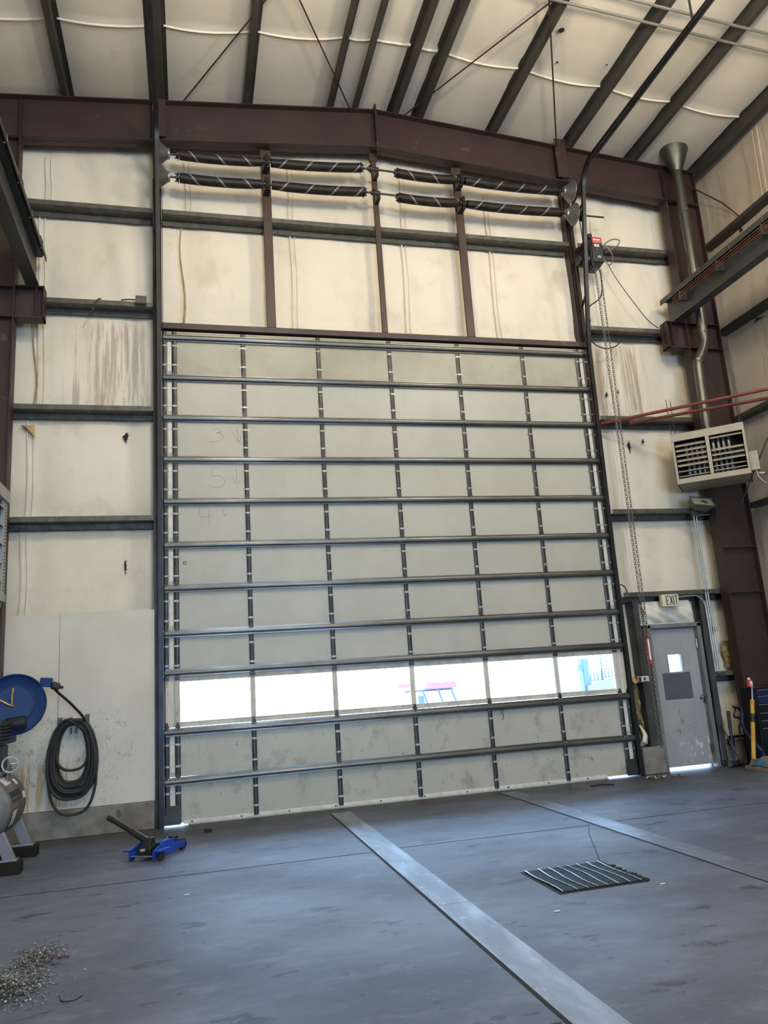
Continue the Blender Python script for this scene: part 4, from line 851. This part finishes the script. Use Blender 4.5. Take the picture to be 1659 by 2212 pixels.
for i in range(5):
    z = zB + .2 + (hz - .42) * i / 4
    mb = MB(); mb.add([(x, y, zz) for y in (yF - 1.15, yF - .16) for x, zz in ((xF - .05, z + .05), (xF - .01, z), (xF - .008, z + .008), (xF - .05, z + .06))], [(0, 1, 2, 3), (4, 7, 6, 5), (0, 4, 5, 1), (1, 5, 6, 2), (2, 6, 7, 3), (3, 7, 4, 0)]); mb.build('louver', 'greyenamel', G)
for y in (yF - .2, yF - 1.05): MB().tube([(-2.38, y, zT - .02), (-2.38, y, Zr(-2.38) - .1)], .008, 6).build('hanger_rod', 'shaft', G)

# ------------------------------------------------------------------ hose reel, hose, compressor
rc = Vv((-1.949, -0.950, 1.642)); RT = Matrix.Translation(rc) @ Matrix.Rotation(math.radians(14), 4, 'Z') @ Matrix.Rotation(PI / 2, 4, 'X')
HR = T('hose_reel', (rc.x - .1, rc.y + .2, 0), 'blue hose reel on a post, at the left edge above the compressor', 'hose reel')
MB().lathe([(0, .01), (.20, .01), (.205, .018), (.215, .018), (.22, .0), (.30, .02), (.325, .03), (.34, .02), (.34, .0), (.32, -.01), (.19, -.02), (.19, -.14), (.32, -.15), (.34, -.16), (.34, -.175), (.2, -.165), (0, -.16)], 40, 0, RT).build('spool', 'blue', HR)
mb = MB()
for k in range(3):
    mb.tube([RT @ Vv(((.225 + .028 * k) * math.cos(a), (.225 + .028 * k) * math.sin(a), -.08 + .02 * k)) for a in [2 * PI * i / 36 for i in range(37)]], .018, 7)
mb.build('wound_hose', 'rubber', HR)
def rp(x, y, z): return RT @ Vv((x, y, z))
MB().tube([rp(.33 * math.cos(a), .33 * math.sin(a), .04) for a in [math.radians(d) for d in range(35, 200, 8)]], .028, 6, flat=.5).build('guide_arm', 'blue', HR)
mb = MB(); q = rp(.34, .22, -.03); mb.box(q.x - .07, q.x + .055, q.y - .06, q.y + .06, q.z - .045, q.z + .06, 0, Matrix.Rotation(.1, 3, 'Y')); mb.build('hose_mouth', 'blue', HR, bevel=.008)
q2 = rp(.42, .18, -.03); MB().cyl(rp(.395, .195, -.03), rp(.47, .16, -.03), .045, 12).build('bumper_stop', 'rubber', HR)
mb = MB(); mb.tube([rp(-.22, .09, .03), rp(-.14, .05, .05), rp(-.06, .0, .07), rp(-.01, -.02, .05)], .015, 8); mb.tube([rp(-.03, .0, .06), rp(-.03, .10, .05), rp(-.02, .18, .03)], .013, 8); mb.build('swivel_fitting', 'brass', HR)
MB().cyl(rp(-.08, -.22, .06), rp(.12, -.20, .10), .075, 18).build('spring_canister', 'black', HR, bevel=.008)
mb = MB(); mb.box(rc.x - .35, rc.x - .02, rc.y - .06, rc.y + .28, rc.z - .42, rc.z - .30); mb.box(rc.x - .33, rc.x - .20, rc.y + .12, rc.y + .26, .0, rc.z - .32); mb.box(rc.x - .3, rc.x - .16, rc.y + .04, rc.y + .09, rc.z - .36, rc.z + .05); mb.build('stand', 'blue', HR, bevel=.006)
# hose: out of the reel, over the hanger, round and round
hg = T('hose_hanger', (-1.43, -.02, 1.40), 'small metal bracket on the white board holding the coiled hose', 'hanger')
mb = MB(); mb.box(-1.60, -1.265, -.035, -.002, 1.33, 1.40); mb.box(-1.62, -1.57, -.03, -.002, 1.34, 1.44); mb.box(-1.30, -1.25, -.03, -.002, 1.36, 1.46)
mb.build('back_plate', 'galv', hg, bevel=.003)
mb = MB(); mb.tube([(-1.435 + .12 * math.cos(a), -.06, 1.255 + .11 * math.sin(a)) for a in [math.radians(d) for d in range(35, 150, 10)]], .035, 6); mb.build('saddle', 'steel', hg)
for x in (-1.46, -1.40): MB().box(x - .008, x + .008, -.10, -.02, 1.235, 1.31).build('prong', 'steel', hg)
rn = random.Random(4); pts = [tuple(q2), tuple(q2 + Vv((.08, .05, -.02))), (-1.564, -0.700, 1.792), (-1.435, -0.420, 1.624), (-1.312, -0.200, 1.449), (-1.29, -.09, 1.36), (-1.20, -.10, 1.22)]
nL = 15
for k in range(nL):
    hx = .185 + .022 * (k % 5) + rn.uniform(-.008, .008); top = 1.36 + .013 * (k % 5) + rn.uniform(-.008, .008); bot = .66 - .045 * (k % 5) + rn.uniform(-.02, .02)
    y = -.05 - .028 * (k // 5) - .006 * (k % 5)
    cx = -1.435 + rn.uniform(-.012, .012)
    if k == 9: bot = .275; hx += .01
    if k == 10: bot = .80
    for a in range(20, 380, 24):
        w = math.radians(90 - a); cw, sw = math.cos(w), math.sin(w); zc = (top + bot) / 2
        px = cx + hx * (abs(cw) ** .75) * (1 if cw > 0 else -1) * (1 + .10 * (-sw)); pz = zc + (top - bot) / 2 * sw
        pts.append((px, y + rn.uniform(-.004, .004), pz))
pts += [(-1.24, -.11, 1.20), (-1.20, -.12, 1.0), (-1.185, -.12, .85)]
tag(MB().tube(smoothpath(pts, 3), .0165, 7).build('air_hose', 'rubber'), 'dark rubber hose coiled on the wall left of the door, fed from the blue reel', 'hose')
K = T('air_compressor', (-2.13, -1.5, 0), 'grey tank air compressor at the left edge, below the blue hose reel', 'compressor')
TC = Vv((-2.14, -1.35, .60)); TR_ = .345
MB().lathe([(0, -.64), (.10, -.63), (.2, -.60), (.28, -.55), (.33, -.48), (TR_, -.40), (TR_, .40), (.33, .48), (.28, .55), (.2, .60), (.1, .63), (0, .64)], 40, 0, Matrix.Translation(TC) @ Matrix.Rotation(-PI / 2, 4, 'X')).build('tank', 'tank', K)
MB().lathe([(TR_ + .001, -.38), (TR_ + .006, -.37), (TR_ + .006, .36), (TR_ + .001, .37)], 40, 0, Matrix.Translation(TC) @ Matrix.Rotation(-PI / 2, 4, 'X')).build('tank_wrap', 'tankplate', K)
def decal(name, a0, a1, y0, y1, mat, parent=K, r=TR_ + .009):
    mb = MB(); mb.grid(lambda u, v: (TC.x + r * math.cos(math.radians(a0 + (a1 - a0) * u)), TC.y + y0 + (y1 - y0) * v, TC.z + r * math.sin(math.radians(a0 + (a1 - a0) * u))), 8, 2); return mb.build(name, mat, parent)
decal('white_sticker', 62, 40, -.30, -.02, 'white'); decal('white_sticker', 46, 34, .10, .22, 'white'); decal('white_sticker', 18, 6, .2, .34, 'white'); decal('black_panel', -2, -33, -.34, -.08, 'black'); decal('white_sticker', -4, -29, -.32, -.12, 'white', r=TR_ + .012)
decal('maroon_stripe', 13, 8.5, -.33, .18, 'maroon')
for k in range(7): decal('lettering', 27, 16, -.33 + .072 * k, -.285 + .072 * k, 'black')
for y in (-.42, .42):
    mb = MB()
    for s in (-1, 1): mb.add([(TC.x + s * x, TC.y + y + d, z) for d in (-.025, .025) for x, z in ((.20, .36), (.30, .40), (.42, .13), (.30, .13))], [(0, 1, 2, 3), (4, 7, 6, 5), (0, 4, 5, 1), (1, 5, 6, 2), (2, 6, 7, 3), (3, 7, 4, 0)])
    mb.box(TC.x - .44, TC.x + .44, TC.y + y - .06, TC.y + y + .06, .115, .135)
    mb.build('tank_foot', 'tank', K, bevel=.004)
MB().box(TC.x - .36, TC.x + .22, TC.y - .3, TC.y + .3, TC.z + TR_ - .02, TC.z + TR_ + .02).build('motor_plate', 'tank', K, bevel=.004)
mb = MB(); mb.box(TC.x - .12, TC.x + .20, TC.y - .22, TC.y + .12, TC.z + .36, TC.z + .62)
for k in range(6): mb.box(TC.x - .14, TC.x + .23, TC.y - .24, TC.y + .14, TC.z + .66 + .035 * k, TC.z + .675 + .035 * k)
mb.box(TC.x - .1, TC.x + .19, TC.y - .2, TC.y + .1, TC.z + .62, TC.z + .88)
mb.build('pump', 'black', K, bevel=.006)
gq = Vv((-1.86, -1.5, 1.03)); mt = Matrix.Translation(gq) @ Matrix.Rotation(PI / 2, 4, 'X') @ Matrix.Rotation(.3, 4, 'Y')
g = MB(); g.lathe([(.072, -.012), (.086, -.012), (.09, 0), (.086, .012), (.072, .012), (.072, -.012)], 24, 0, mt)
for a in (0, 2.09, 4.19): g.tube([mt @ Vv((0, 0, 0)), mt @ Vv((.075 * math.cos(a), .075 * math.sin(a), 0))], .009, 6)
g.build('hand_wheel', 'cast', K); MB().tube([(gq.x, gq.y + .01, gq.z), (gq.x - .02, gq.y + .04, .98), (gq.x - .04, gq.y + .06, TC.z + .25)], .018, 8).build('valve_stem', 'cast', K)
MB().tube([(-1.98, -1.5, 1.45), (-1.96, -1.5, 1.2), (-1.94, -1.5, 1.0)], .008, 6).tube([(-2.0, -1.5, 1.45), (-2.0, -1.48, 1.1)], .008, 6).build('copper_line', 'shaft', K)
for y, lab in ((-1.79, 'dark timber block under the near feet of the compressor'), (-.92, 'dark timber block under the far feet of the compressor')):
    tag(MB().box(-2.75, -1.665, y - .09, y + .09, 0, .112).build('timber_block', 'darkwood', bevel=.006), lab, 'timber block', 'blocks under the compressor')
# ------------------------------------------------------------------ floor jack: local x runs from the rear castors to the front roller, y across
J = T('floor_jack', (-.38, -1.75, 0), 'blue trolley jack on the floor with its long dark handle raised', 'floor jack')
JM = Matrix.Translation((-.40, -1.83, 0)) @ Matrix.Rotation(math.radians(58), 4, 'Z')
def jp(x, y, z): return JM @ Vv((x, y, z))
def jprism(poly, y0, y1, mat, name, bevel=.002):
    mb = MB(); n = len(poly); mb.add([jp(x, y0, z) for x, z in poly] + [jp(x, y1, z) for x, z in poly], [tuple(range(n - 1, -1, -1)), tuple(range(n, 2 * n))] + [(i, (i + 1) % n, (i + 1) % n + n, i + n) for i in range(n)])
    return mb.build(name, mat, J, bevel=bevel)
for s in (-1, 1):
    y = s * .13
    jprism([(-.20, .03), (.20, .03), (.40, .045), (.42, .10), (.22, .10), (.10, .165), (-.02, .165), (-.20, .105)], min(y, y + s * .010), max(y, y + s * .010), 'jackblue', 'side_frame')
    jprism([(-.20, .095), (.0, .095), (.0, .112), (-.20, .112)], min(y, y + s * .09), max(y, y + s * .09), 'jackblue', 'castor_shelf')
    jprism([(-.20, .02), (-.19, .02), (-.19, .112), (-.20, .112)], min(y, y + s * .02), max(y, y + s * .02), 'jackblue', 'end_gusset')
    MB().cyl(jp(-.11, y + s * .03, .042), jp(-.11, y + s * .06, .042), .042, 18).build('rear_wheel', 'rubber', J, bevel=.004)
    MB().cyl(jp(.385, y - s * .055, .06), jp(.385, y - s * .005, .06), .058, 20).build('front_wheel', 'rubber', J, bevel=.004)
MB().tube([jp(-.19, -.15, .055), jp(-.19, .15, .055)], .007, 8).build('rear_rod', 'bright', J); MB().tube([jp(.385, -.15, .06), jp(.385, .15, .06)], .010, 8).build('front_axle', 'shaft', J)
jprism([(-.16, .05), (.10, .05), (.10, .14), (-.06, .16), (-.16, .12)], -.075, .075, 'black', 'hydraulic_unit', .006)
jprism([(.05, .10), (.36, .07), (.40, .10), (.36, .125), (.05, .15)], -.05, .05, 'jackblue', 'lift_arm', .004)
MB().cyl(jp(.37, 0, .10), jp(.37, 0, .145), .05, 16).build('saddle', 'shaft', J, bevel=.003)
jprism([(-.14, .115), (-.02, .115), (-.03, .215), (-.10, .215)], -.05, .05, 'black', 'handle_socket', .006)
hb, ht = jp(-.07, 0, .17), Vv((-0.858, -1.550, 0.396))
MB().cyl(hb, hb.lerp(ht, .42), .034, 14).build('handle_sleeve', 'black', J); MB().cyl(hb.lerp(ht, .40), ht, .026, 14).build('handle', 'black', J); MB().cyl(hb.lerp(ht, .93), ht + (ht - hb).normalized() * .01, .029, 14).build('handle_grip', 'rubber', J)
MB().box(*(lambda p: (p.x - .03, p.x + .03, p.y - .004, p.y, p.z - .012, p.z + .012))(jp(-.165, 0, .11))).build('maker_plate', 'greyenamel', J)

# ------------------------------------------------------------------ drain grate, swept shavings, scraps
g = T('drain_grate', (3.02, -4.62, 0), 'square black drain grate set in the floor, right of the long steel strip', 'drain grate')
gx0, gx1, gy0, gy1 = 2.675, 3.375, -4.97, -4.28
MB().box(gx0 - .025, gx1 + .03, gy0 - .02, gy1 + .02, .001, .003).build('pit', 'dark', g)
mb = MB()
for i in range(25): y = gy0 + .02 + (gy1 - gy0 - .04) * i / 24; mb.box(gx0 + .005, gx1 - .005, y - .008, y + .008, .004, .011)
gb = mb.build('cross_bars', 'gratebar', g)
for i in range(8):
    x = gx0 + .03 + (gx1 - gx0 - .06) * i / 7 + (-.02 if i == 0 else 0)
    MB().tube([(x + .01 * math.sin(k * 1.1 + i), gy0 + (gy1 - gy0) * k / 6, .013) for k in range(7)], .0055, 5).build('bearing_bar', 'bright', g)
rn = random.Random(9); mb = MB()
for i in range(34): mb.ball((gx1 + .035 + rn.uniform(-.02, .02), rn.uniform(gy0, gy1 - .15), .006), (rn.uniform(.008, .02), rn.uniform(.01, .025), .006), 4)
mb.build('crumbled_edge', 'groove', g)
mb = MB(); rn = random.Random(21)
def inpile():
    while True:
        if rn.random() < .72:
            x, y = rn.gauss(-1.13, .13), rn.gauss(-5.25, .15); h = .075 * math.exp(-((x + 1.15) / .17) ** 2 - ((y + 5.25) / .2) ** 2)
        else:
            x, y = rn.gauss(-1.0, .07), rn.gauss(-4.72, .14); h = .03 * math.exp(-((x + 1.0) / .1) ** 2 - ((y + 4.7) / .16) ** 2)
        if x > -1.7: return x, y, h
for i in range(2600):
    x, y, h = inpile(); a = rn.uniform(0, 2 * PI); L = rn.uniform(.012, .030); w = rn.uniform(.003, .006); z = h * rn.uniform(.2, 1) + .003
    d = Vv((math.cos(a), math.sin(a), 0)); q = Vv((-d.y, d.x, 0)) * w; tw = rn.uniform(-.5, .8); P = []
    for k in range(4):
        t = k / 3 - .5; c = Vv((x, y, z)) + d * L * t + Vv((0, 0, abs(tw) * L * (.25 - t * t) * 1.4)); P += [c + q, c - q + Vv((0, 0, w * tw))]
    mb.add(P, [(0, 1, 3, 2), (2, 3, 5, 4), (4, 5, 7, 6)])
tag(mb.build('metal_shavings', 'chip', smooth=False), 'swept pile of bright metal shavings at the lower left of the floor', 'metal shavings', kind='stuff')
tag(MB().tube([(-0.917, -4.779, 0.012), (-0.796, -4.795, 0.008)], .005, 6).build('red_stick', 'maroon'), 'thin red stick poking out of the shavings pile', 'stick')
t = T('rubber_puck', (.185, -.67, 0), 'small black puck on the floor near the left foot of the garage door', 'puck')
MB().lathe([(0, 0), (.04, 0), (.043, .01), (.036, .016), (.043, .022), (.043, .034), (.02, .036), (.02, .030), (0, .03)], 18, 0, Matrix.Translation((.185, -.67, 0))).build('body', 'rubber', t)
rn = random.Random(8); k = 0
for (px, py), c in zip(((-.52, -.86), (-.46, -1.02), (-.40, -1.22), (-.50, -1.10), (-.35, -.95), (-.62, -1.28), (-.28, -.8), (-.64, -.5)), ('on the floor behind the jack handle',) * 8):
    mb = MB(); mb.ball((px, py, .008), (rn.uniform(.010, .022), rn.uniform(.008, .016), .008), 5); tag(mb.build('paper_scrap', 'white'), 'small white scrap on the floor behind the trolley jack handle', 'scrap', 'white scraps behind the jack')
for px, py, lab in ((2.45, -5.35, 'pale scrap on the floor in front of the drain grate'), (3.45, -5.1, 'white chip on the floor right of the drain grate'), (-.05, -3.55, 'pale fleck on the floor in front of the trolley jack')):
    tag(MB().ball((px, py, .003), (.025, .012, .003), 5).build('paper_scrap', 'white'), lab, 'scrap')
tag(MB().tube(smoothpath([(-0.747, -5.500, 0.003), (-0.722, -5.588, 0.003), (-0.660, -5.595, 0.003), (-0.622, -5.542, 0.003)], 5), .004, 5).build('bent_wire', 'black'), 'thin bent wire on the floor right of the shavings pile', 'wire')
tag(MB().tube(smoothpath([(5.35, -.50, .01), (5.52, -.53, .02), (5.66, -.60, .012)], 4), [.02] * 9, 7, flat=.5).build('dark_rag', 'groove'), 'dark scrap lying by the garage door near its right end', 'scrap')

# ------------------------------------------------------------------ tools in the right corner
t = T('sledge_hammer', (7.935, -0.150, 0.112), 'sledge hammer standing on its head right of the exit door, black grip upward', 'hammer')
a, c = Vv((7.944, -0.180, 0.114)), Vv((8.060, -0.060, 0.809)); q = a.lerp(c, .62)
MB().cyl(a, q, .021, 12, 0, .02).build('handle', 'navy', t); MB().cyl(q, c, .026, 12).build('grip', 'rubber', t)
MB().cyl((a.x - .10, a.y - .02, .05), (a.x + .13, a.y + .02, .05), .048, 10).build('head', 'black', t, bevel=.008)
tag(MB().tube([(7.928, -0.030, 0.596), (8.000, -0.260, 0.049)], .012, 7).build('pry_bar', 'shaft'), 'thin dark bar leaning behind the sledge hammer', 'bar')
tag(MB().tube(smoothpath([(8.241, -0.260, 1.139), (8.153, -0.280, 0.848), (8.080, -0.320, 0.630), (8.044, -0.420, 0.523), (8.007, -0.690, 0.305), (8.052, -0.700, 0.256), (8.052, -0.700, 0.134)], 5), .027, 10).build('bent_tube', 'navy'), 'dark blue bent tube leaning right of the exit door', 'tube')
t = T('digging_bar', (7.852, -0.720, 0.166), 'yellow handled bar with a steel tip leaning on the tool chest', 'bar')
a, c = Vv((7.860, -0.720, 0.165)), Vv((8.045, -0.660, 0.984)); MB().cyl(a, c, .031, 14).build('handle', 'yellow', t); MB().cyl(c, c + (c - a).normalized() * .235, .014, 8, 0, .008).build('steel_tip', 'bright', t); q = a.lerp(c, .62)
MB().cyl(q, q + (c - a).normalized() * .12, .0325, 14).build('black_print', 'black', t)
t = T('chain_hook', (8.221, -0.100, 0.631), 'rusty black hooked tool leaning against the wall between hammer and blue tube', 'hook tool')
MB().tube(smoothpath([(8.166, -0.050, 0.884), (8.188, -0.060, 0.820), (8.149, -0.060, 0.746), (8.174, -0.060, 0.703), (8.224, -0.070, 0.699), (8.221, -0.090, 0.631), (8.177, -0.100, 0.531), (8.147, -0.150, 0.365), (8.114, -0.250, 0.138)], 6), .015, 8).build('shank', 'shaft', t)
MB().tube(smoothpath([(8.178, -0.060, 0.856), (8.234, -0.070, 0.838), (8.272, -0.080, 0.772), (8.250, -0.080, 0.698)], 5), .014, 8).build('claw', 'shaft', t)
t = T('wall_rail', (8.2, -.04, .42), 'dark metal rail across the stem wall right of the exit door', 'rail')
MB().box(8.0, 8.45, -.05, -.02, .40, .44).build('bar', 'black', t, bevel=.003); MB().box(8.0, 8.09, -.06, -.01, .30, .40).build('bracket', 'black', t)
TB = T('tool_chest', (8.55, -.72, 0), 'dark blue black tool chest in the right corner, cut off by the picture edge', 'tool chest')
tx0, tx1, ty0, ty1 = 8.13, 8.92, -.62, -.30
k = .93
MB().box(tx0, tx1, ty0, ty1, .13, 1.14).build('cabinet', 'gratebar', TB, bevel=.008); MB().box(tx0 - .015, tx1 + .01, ty0 - .02, ty1 + .02, 1.14, 1.165).build('lid', 'black', TB, bevel=.006)
for i, (z0, z1) in enumerate(((1.04, 1.125), (.92, 1.03), (.80, .91), (.69, .79), (.58, .68), (.22, .57))):
    d = MB().box(tx0 + .03, tx1 - .03, ty0 - .015, ty0, z0, z1).build('drawer', 'navy' if i < 2 else 'gratebar', TB, bevel=.003); MB().box(tx0 + .03, tx1 - .03, ty0 - .024, ty0 - .012, z1 - .012, z1 - .002).build('pull', 'cast', d)
MB().cyl((8.38, ty0 - .016, 1.15), (8.38, ty0 - .03, 1.15), .012, 10).build('lock', 'bright', TB)
for x in (8.20, 8.85):
    for y in (ty0 + .07, ty1 - .07): MB().cyl((x - .02, y, .062), (x + .02, y, .062), .062, 16).box(x - .03, x + .03, y - .02, y + .02, .11, .135).build('castor', 'rubber', TB)
t = T('spray_can', (8.17, -.5, 1.165), 'small red and white can standing on the tool chest', 'can')
MB().cyl((8.17, -.5, 1.166), (8.17, -.5, 1.27), .042, 16).build('body', 'red', t, bevel=.003); MB().cyl((8.17, -.5, 1.27), (8.17, -.5, 1.30), .022, 12).build('cap', 'white', t); MB().box(8.145, 8.19, -.546, -.54, 1.18, 1.25).build('label_panel', 'white', t)
tag(MB().box(7.93, 8.10, -1.7, -.42, .0, .045).build('timber_plank', 'wood', bevel=.004), 'raw timber plank on the floor left of the tool chest, under the cloth', 'plank')
t = T('folded_cloth', (8.03, -.9, .045), 'grey blue folded cloth with a bright blue patch, on the timber plank', 'cloth')
mb = MB(); mb.grid(lambda u, v: (7.945 + .16 * v, -1.4 + .90 * u, .05 + (.115 + .03 * math.sin(9 * u + 2)) * math.sin(PI * v) ** .5 * math.sin(PI * min(1, u * 2.2 + .02) / 2) + .008 * math.sin(23 * u + 9 * v)), 30, 10); mb.build('folds', 'cloth', t)
MB().grid(lambda u, v: (7.937 + .03 * v, -.80 + .16 * u, .075 + .05 * v), 6, 4).build('blue_patch', 'cyan', t)
t = T('paint_bucket', (8.30, -.78, 0), 'pale container at the right edge, in front of the tool chest', 'container')
MB().box(8.20, 8.34, -.78, -.70, .27, .43).build('bottle', 'greyenamel', t, bevel=.02); MB().box(8.21, 8.34, -.786, -.78, .28, .32).build('label_strip', 'white', t); MB().box(8.18, 8.5, -.80, -.68, .0, .27).build('base_box', 'steel', t)
# ------------------------------------------------------------------ outside, seen through the window row and under the doors
S(MB().box(-60, 80, .28, 160, -.22, -.02).build('floor_outside', 'yard')); 
def yard(name, label, cat, loc): return T(name, loc, label, cat)
t = yard('red_trailer', 'red trailer in the bright yard, seen through the fourth window pane', 'trailer', (10.4, 22, 0))
MB().box(9.88, 11.25, 21.9, 23.2, 1.04, 1.33).build('deck_box', 'trailer', t, bevel=.03); MB().box(8.66, 9.2, 22.1, 22.8, 1.18, 1.34).build('drawbar_box', 'trailer', t, bevel=.03)
MB().box(9.0, 11.2, 22.3, 22.6, .95, 1.03).build('chassis', 'bluejeans', t)
for x in (9.7, 10.4, 11.0): MB().tube([(x, 22, 1.05), (x + .35, 22, .02)], .05, 6).build('leg', 'bluejeans', t)
tag(MB().box(5.15, 5.30, 7.0, 7.15, 0, 1.20).build('blue_bin', 'bluebox', bevel=.02), 'pale blue post box in the yard at the foot of the fourth window pane', 'bin')
t = yard('blue_machine', 'sky blue machine with mesh cage and orange nose, outside the right window pane', 'machine', (8.7, 5.2, 0))
MB().box(8.37, 8.53, 5.0, 5.2, .1, 1.79).build('mast', 'machine', t, bevel=.02); MB().box(8.28, 8.37, 5.0, 5.1, 1.52, 1.66).build('mirror', 'machine', t)
mb = MB()
for i in range(7): x = 8.56 + .09 * i; mb.box(x, x + .014, 5.05, 5.064, 1.24 + .022 * i, 1.46 + .02 * i + (.34 if i > 4 else 0))
for i in range(5): z = 1.30 + .055 * i; mb.box(8.53, 9.12, 5.05, 5.064, z, z + .016)
mb.box(8.85, 8.88, 5.04, 5.07, 1.3, 1.8)
mb.build('mesh_cage', 'machine', t)
MB().add([(8.42, 4.9, 1.20), (9.25, 4.9, 1.40), (9.25, 4.9, .3), (8.42, 4.9, .3), (8.42, 6.2, 1.20), (9.25, 6.2, 1.40), (9.25, 6.2, .3), (8.42, 6.2, .3)], [(0, 1, 2, 3), (4, 7, 6, 5), (0, 4, 5, 1), (1, 5, 6, 2), (2, 6, 7, 3), (3, 7, 4, 0)]).build('nose', 'orange', t)
for x in (8.6, 9.1): MB().cyl((x, 4.75, .3), (x, 4.9, .3), .3, 20).build('wheel', 'bluejeans', t)

# ------------------------------------------------------------------ light
sc = bpy.context.scene
w = bpy.data.worlds.new('sky'); sc.world = w; w.use_nodes = True; nt = w.node_tree
bg = nt.nodes['Background']; bg.inputs[0].default_value = SKYCOL; bg.inputs[1].default_value = SKY
def area(name, loc, target, size, power, col, shape='DISK', size_y=None, portal=False, spread=None):
    l = bpy.data.lights.new(name, 'AREA'); l.shape = shape; l.size = size; l.energy = power; l.color = col
    if size_y: l.size_y = size_y
    if spread: l.spread = spread
    o = bpy.data.objects.new(name, l); C.objects.link(o); o.location = loc; o.rotation_euler = (Vv(target) - Vv(loc)).to_track_quat('-Z', 'Y').to_euler()
    if portal: l.cycles.is_portal = True
    return o
WARM = (1.0, .90, .76)
for n_, loc, tg, sz, p in LAMPS:
    if tg: area('unseen_lamp', loc, tg, sz, p, WARM)
    else:
        l = bpy.data.lights.new('unseen_lamp', 'POINT'); l.energy = p; l.color = WARM; l.shadow_soft_size = sz; o = bpy.data.objects.new('unseen_lamp', l); C.objects.link(o); o.location = loc  # added point fill without a fixture, lifts the roof blanket from out of view
area('window_portal', (3.05, .12, 1.53), (3.05, -5, 1.53), 6.5, 1, (1, 1, 1), 'RECTANGLE', .6, True)
area('doorway_portal', (3.0, YB - .1, 2.5), (3.0, 0, 2.5), 5.3, 1, (1, 1, 1), 'RECTANGLE', 5.1, True)
# ------------------------------------------------------------------ camera
cam = bpy.data.cameras.new('camera'); co = bpy.data.objects.new('camera', cam); C.objects.link(co); sc.camera = co
cam.sensor_fit = 'VERTICAL'; cam.sensor_height = 36; cam.sensor_width = 27; cam.lens = 36 * 1661 / 2212; cam.clip_end = 300; cam.clip_start = .05
yaw, pitch, roll = -.255005, .21163042, .06740277
Rm = Matrix.Rotation(yaw, 3, 'Z') @ Matrix.Rotation(pitch, 3, 'X') @ Matrix.Rotation(roll, 3, 'Y')
r_, f_, u_ = Rm @ Vv((1, 0, 0)), Rm @ Vv((0, 1, 0)), Rm @ Vv((0, 0, 1))
co.matrix_world = Matrix(((r_.x, u_.x, -f_.x, 0), (r_.y, u_.y, -f_.y, -10.73), (r_.z, u_.z, -f_.z, 1.665), (0, 0, 0, 1)))
sc.view_settings.view_transform = 'Standard'; sc.view_settings.look = 'None'; sc.view_settings.gamma = 1; sc.view_settings.exposure = EXPO; sc.view_settings.use_curve_mapping = False
sc.cycles.use_denoising = True; sc.cycles.max_bounces = 6; sc.cycles.diffuse_bounces = 3; sc.cycles.glossy_bounces = 2; sc.cycles.transparent_max_bounces = 8; sc.cycles.use_adaptive_sampling = True; sc.cycles.adaptive_threshold = .06; sc.cycles.adaptive_min_samples = 12; sc.cycles.sample_clamp_indirect = 6; sc.cycles.caustics_reflective = False; sc.cycles.caustics_refractive = False
for o in bpy.data.objects:
    if 'base' in o.keys(): del o['base']
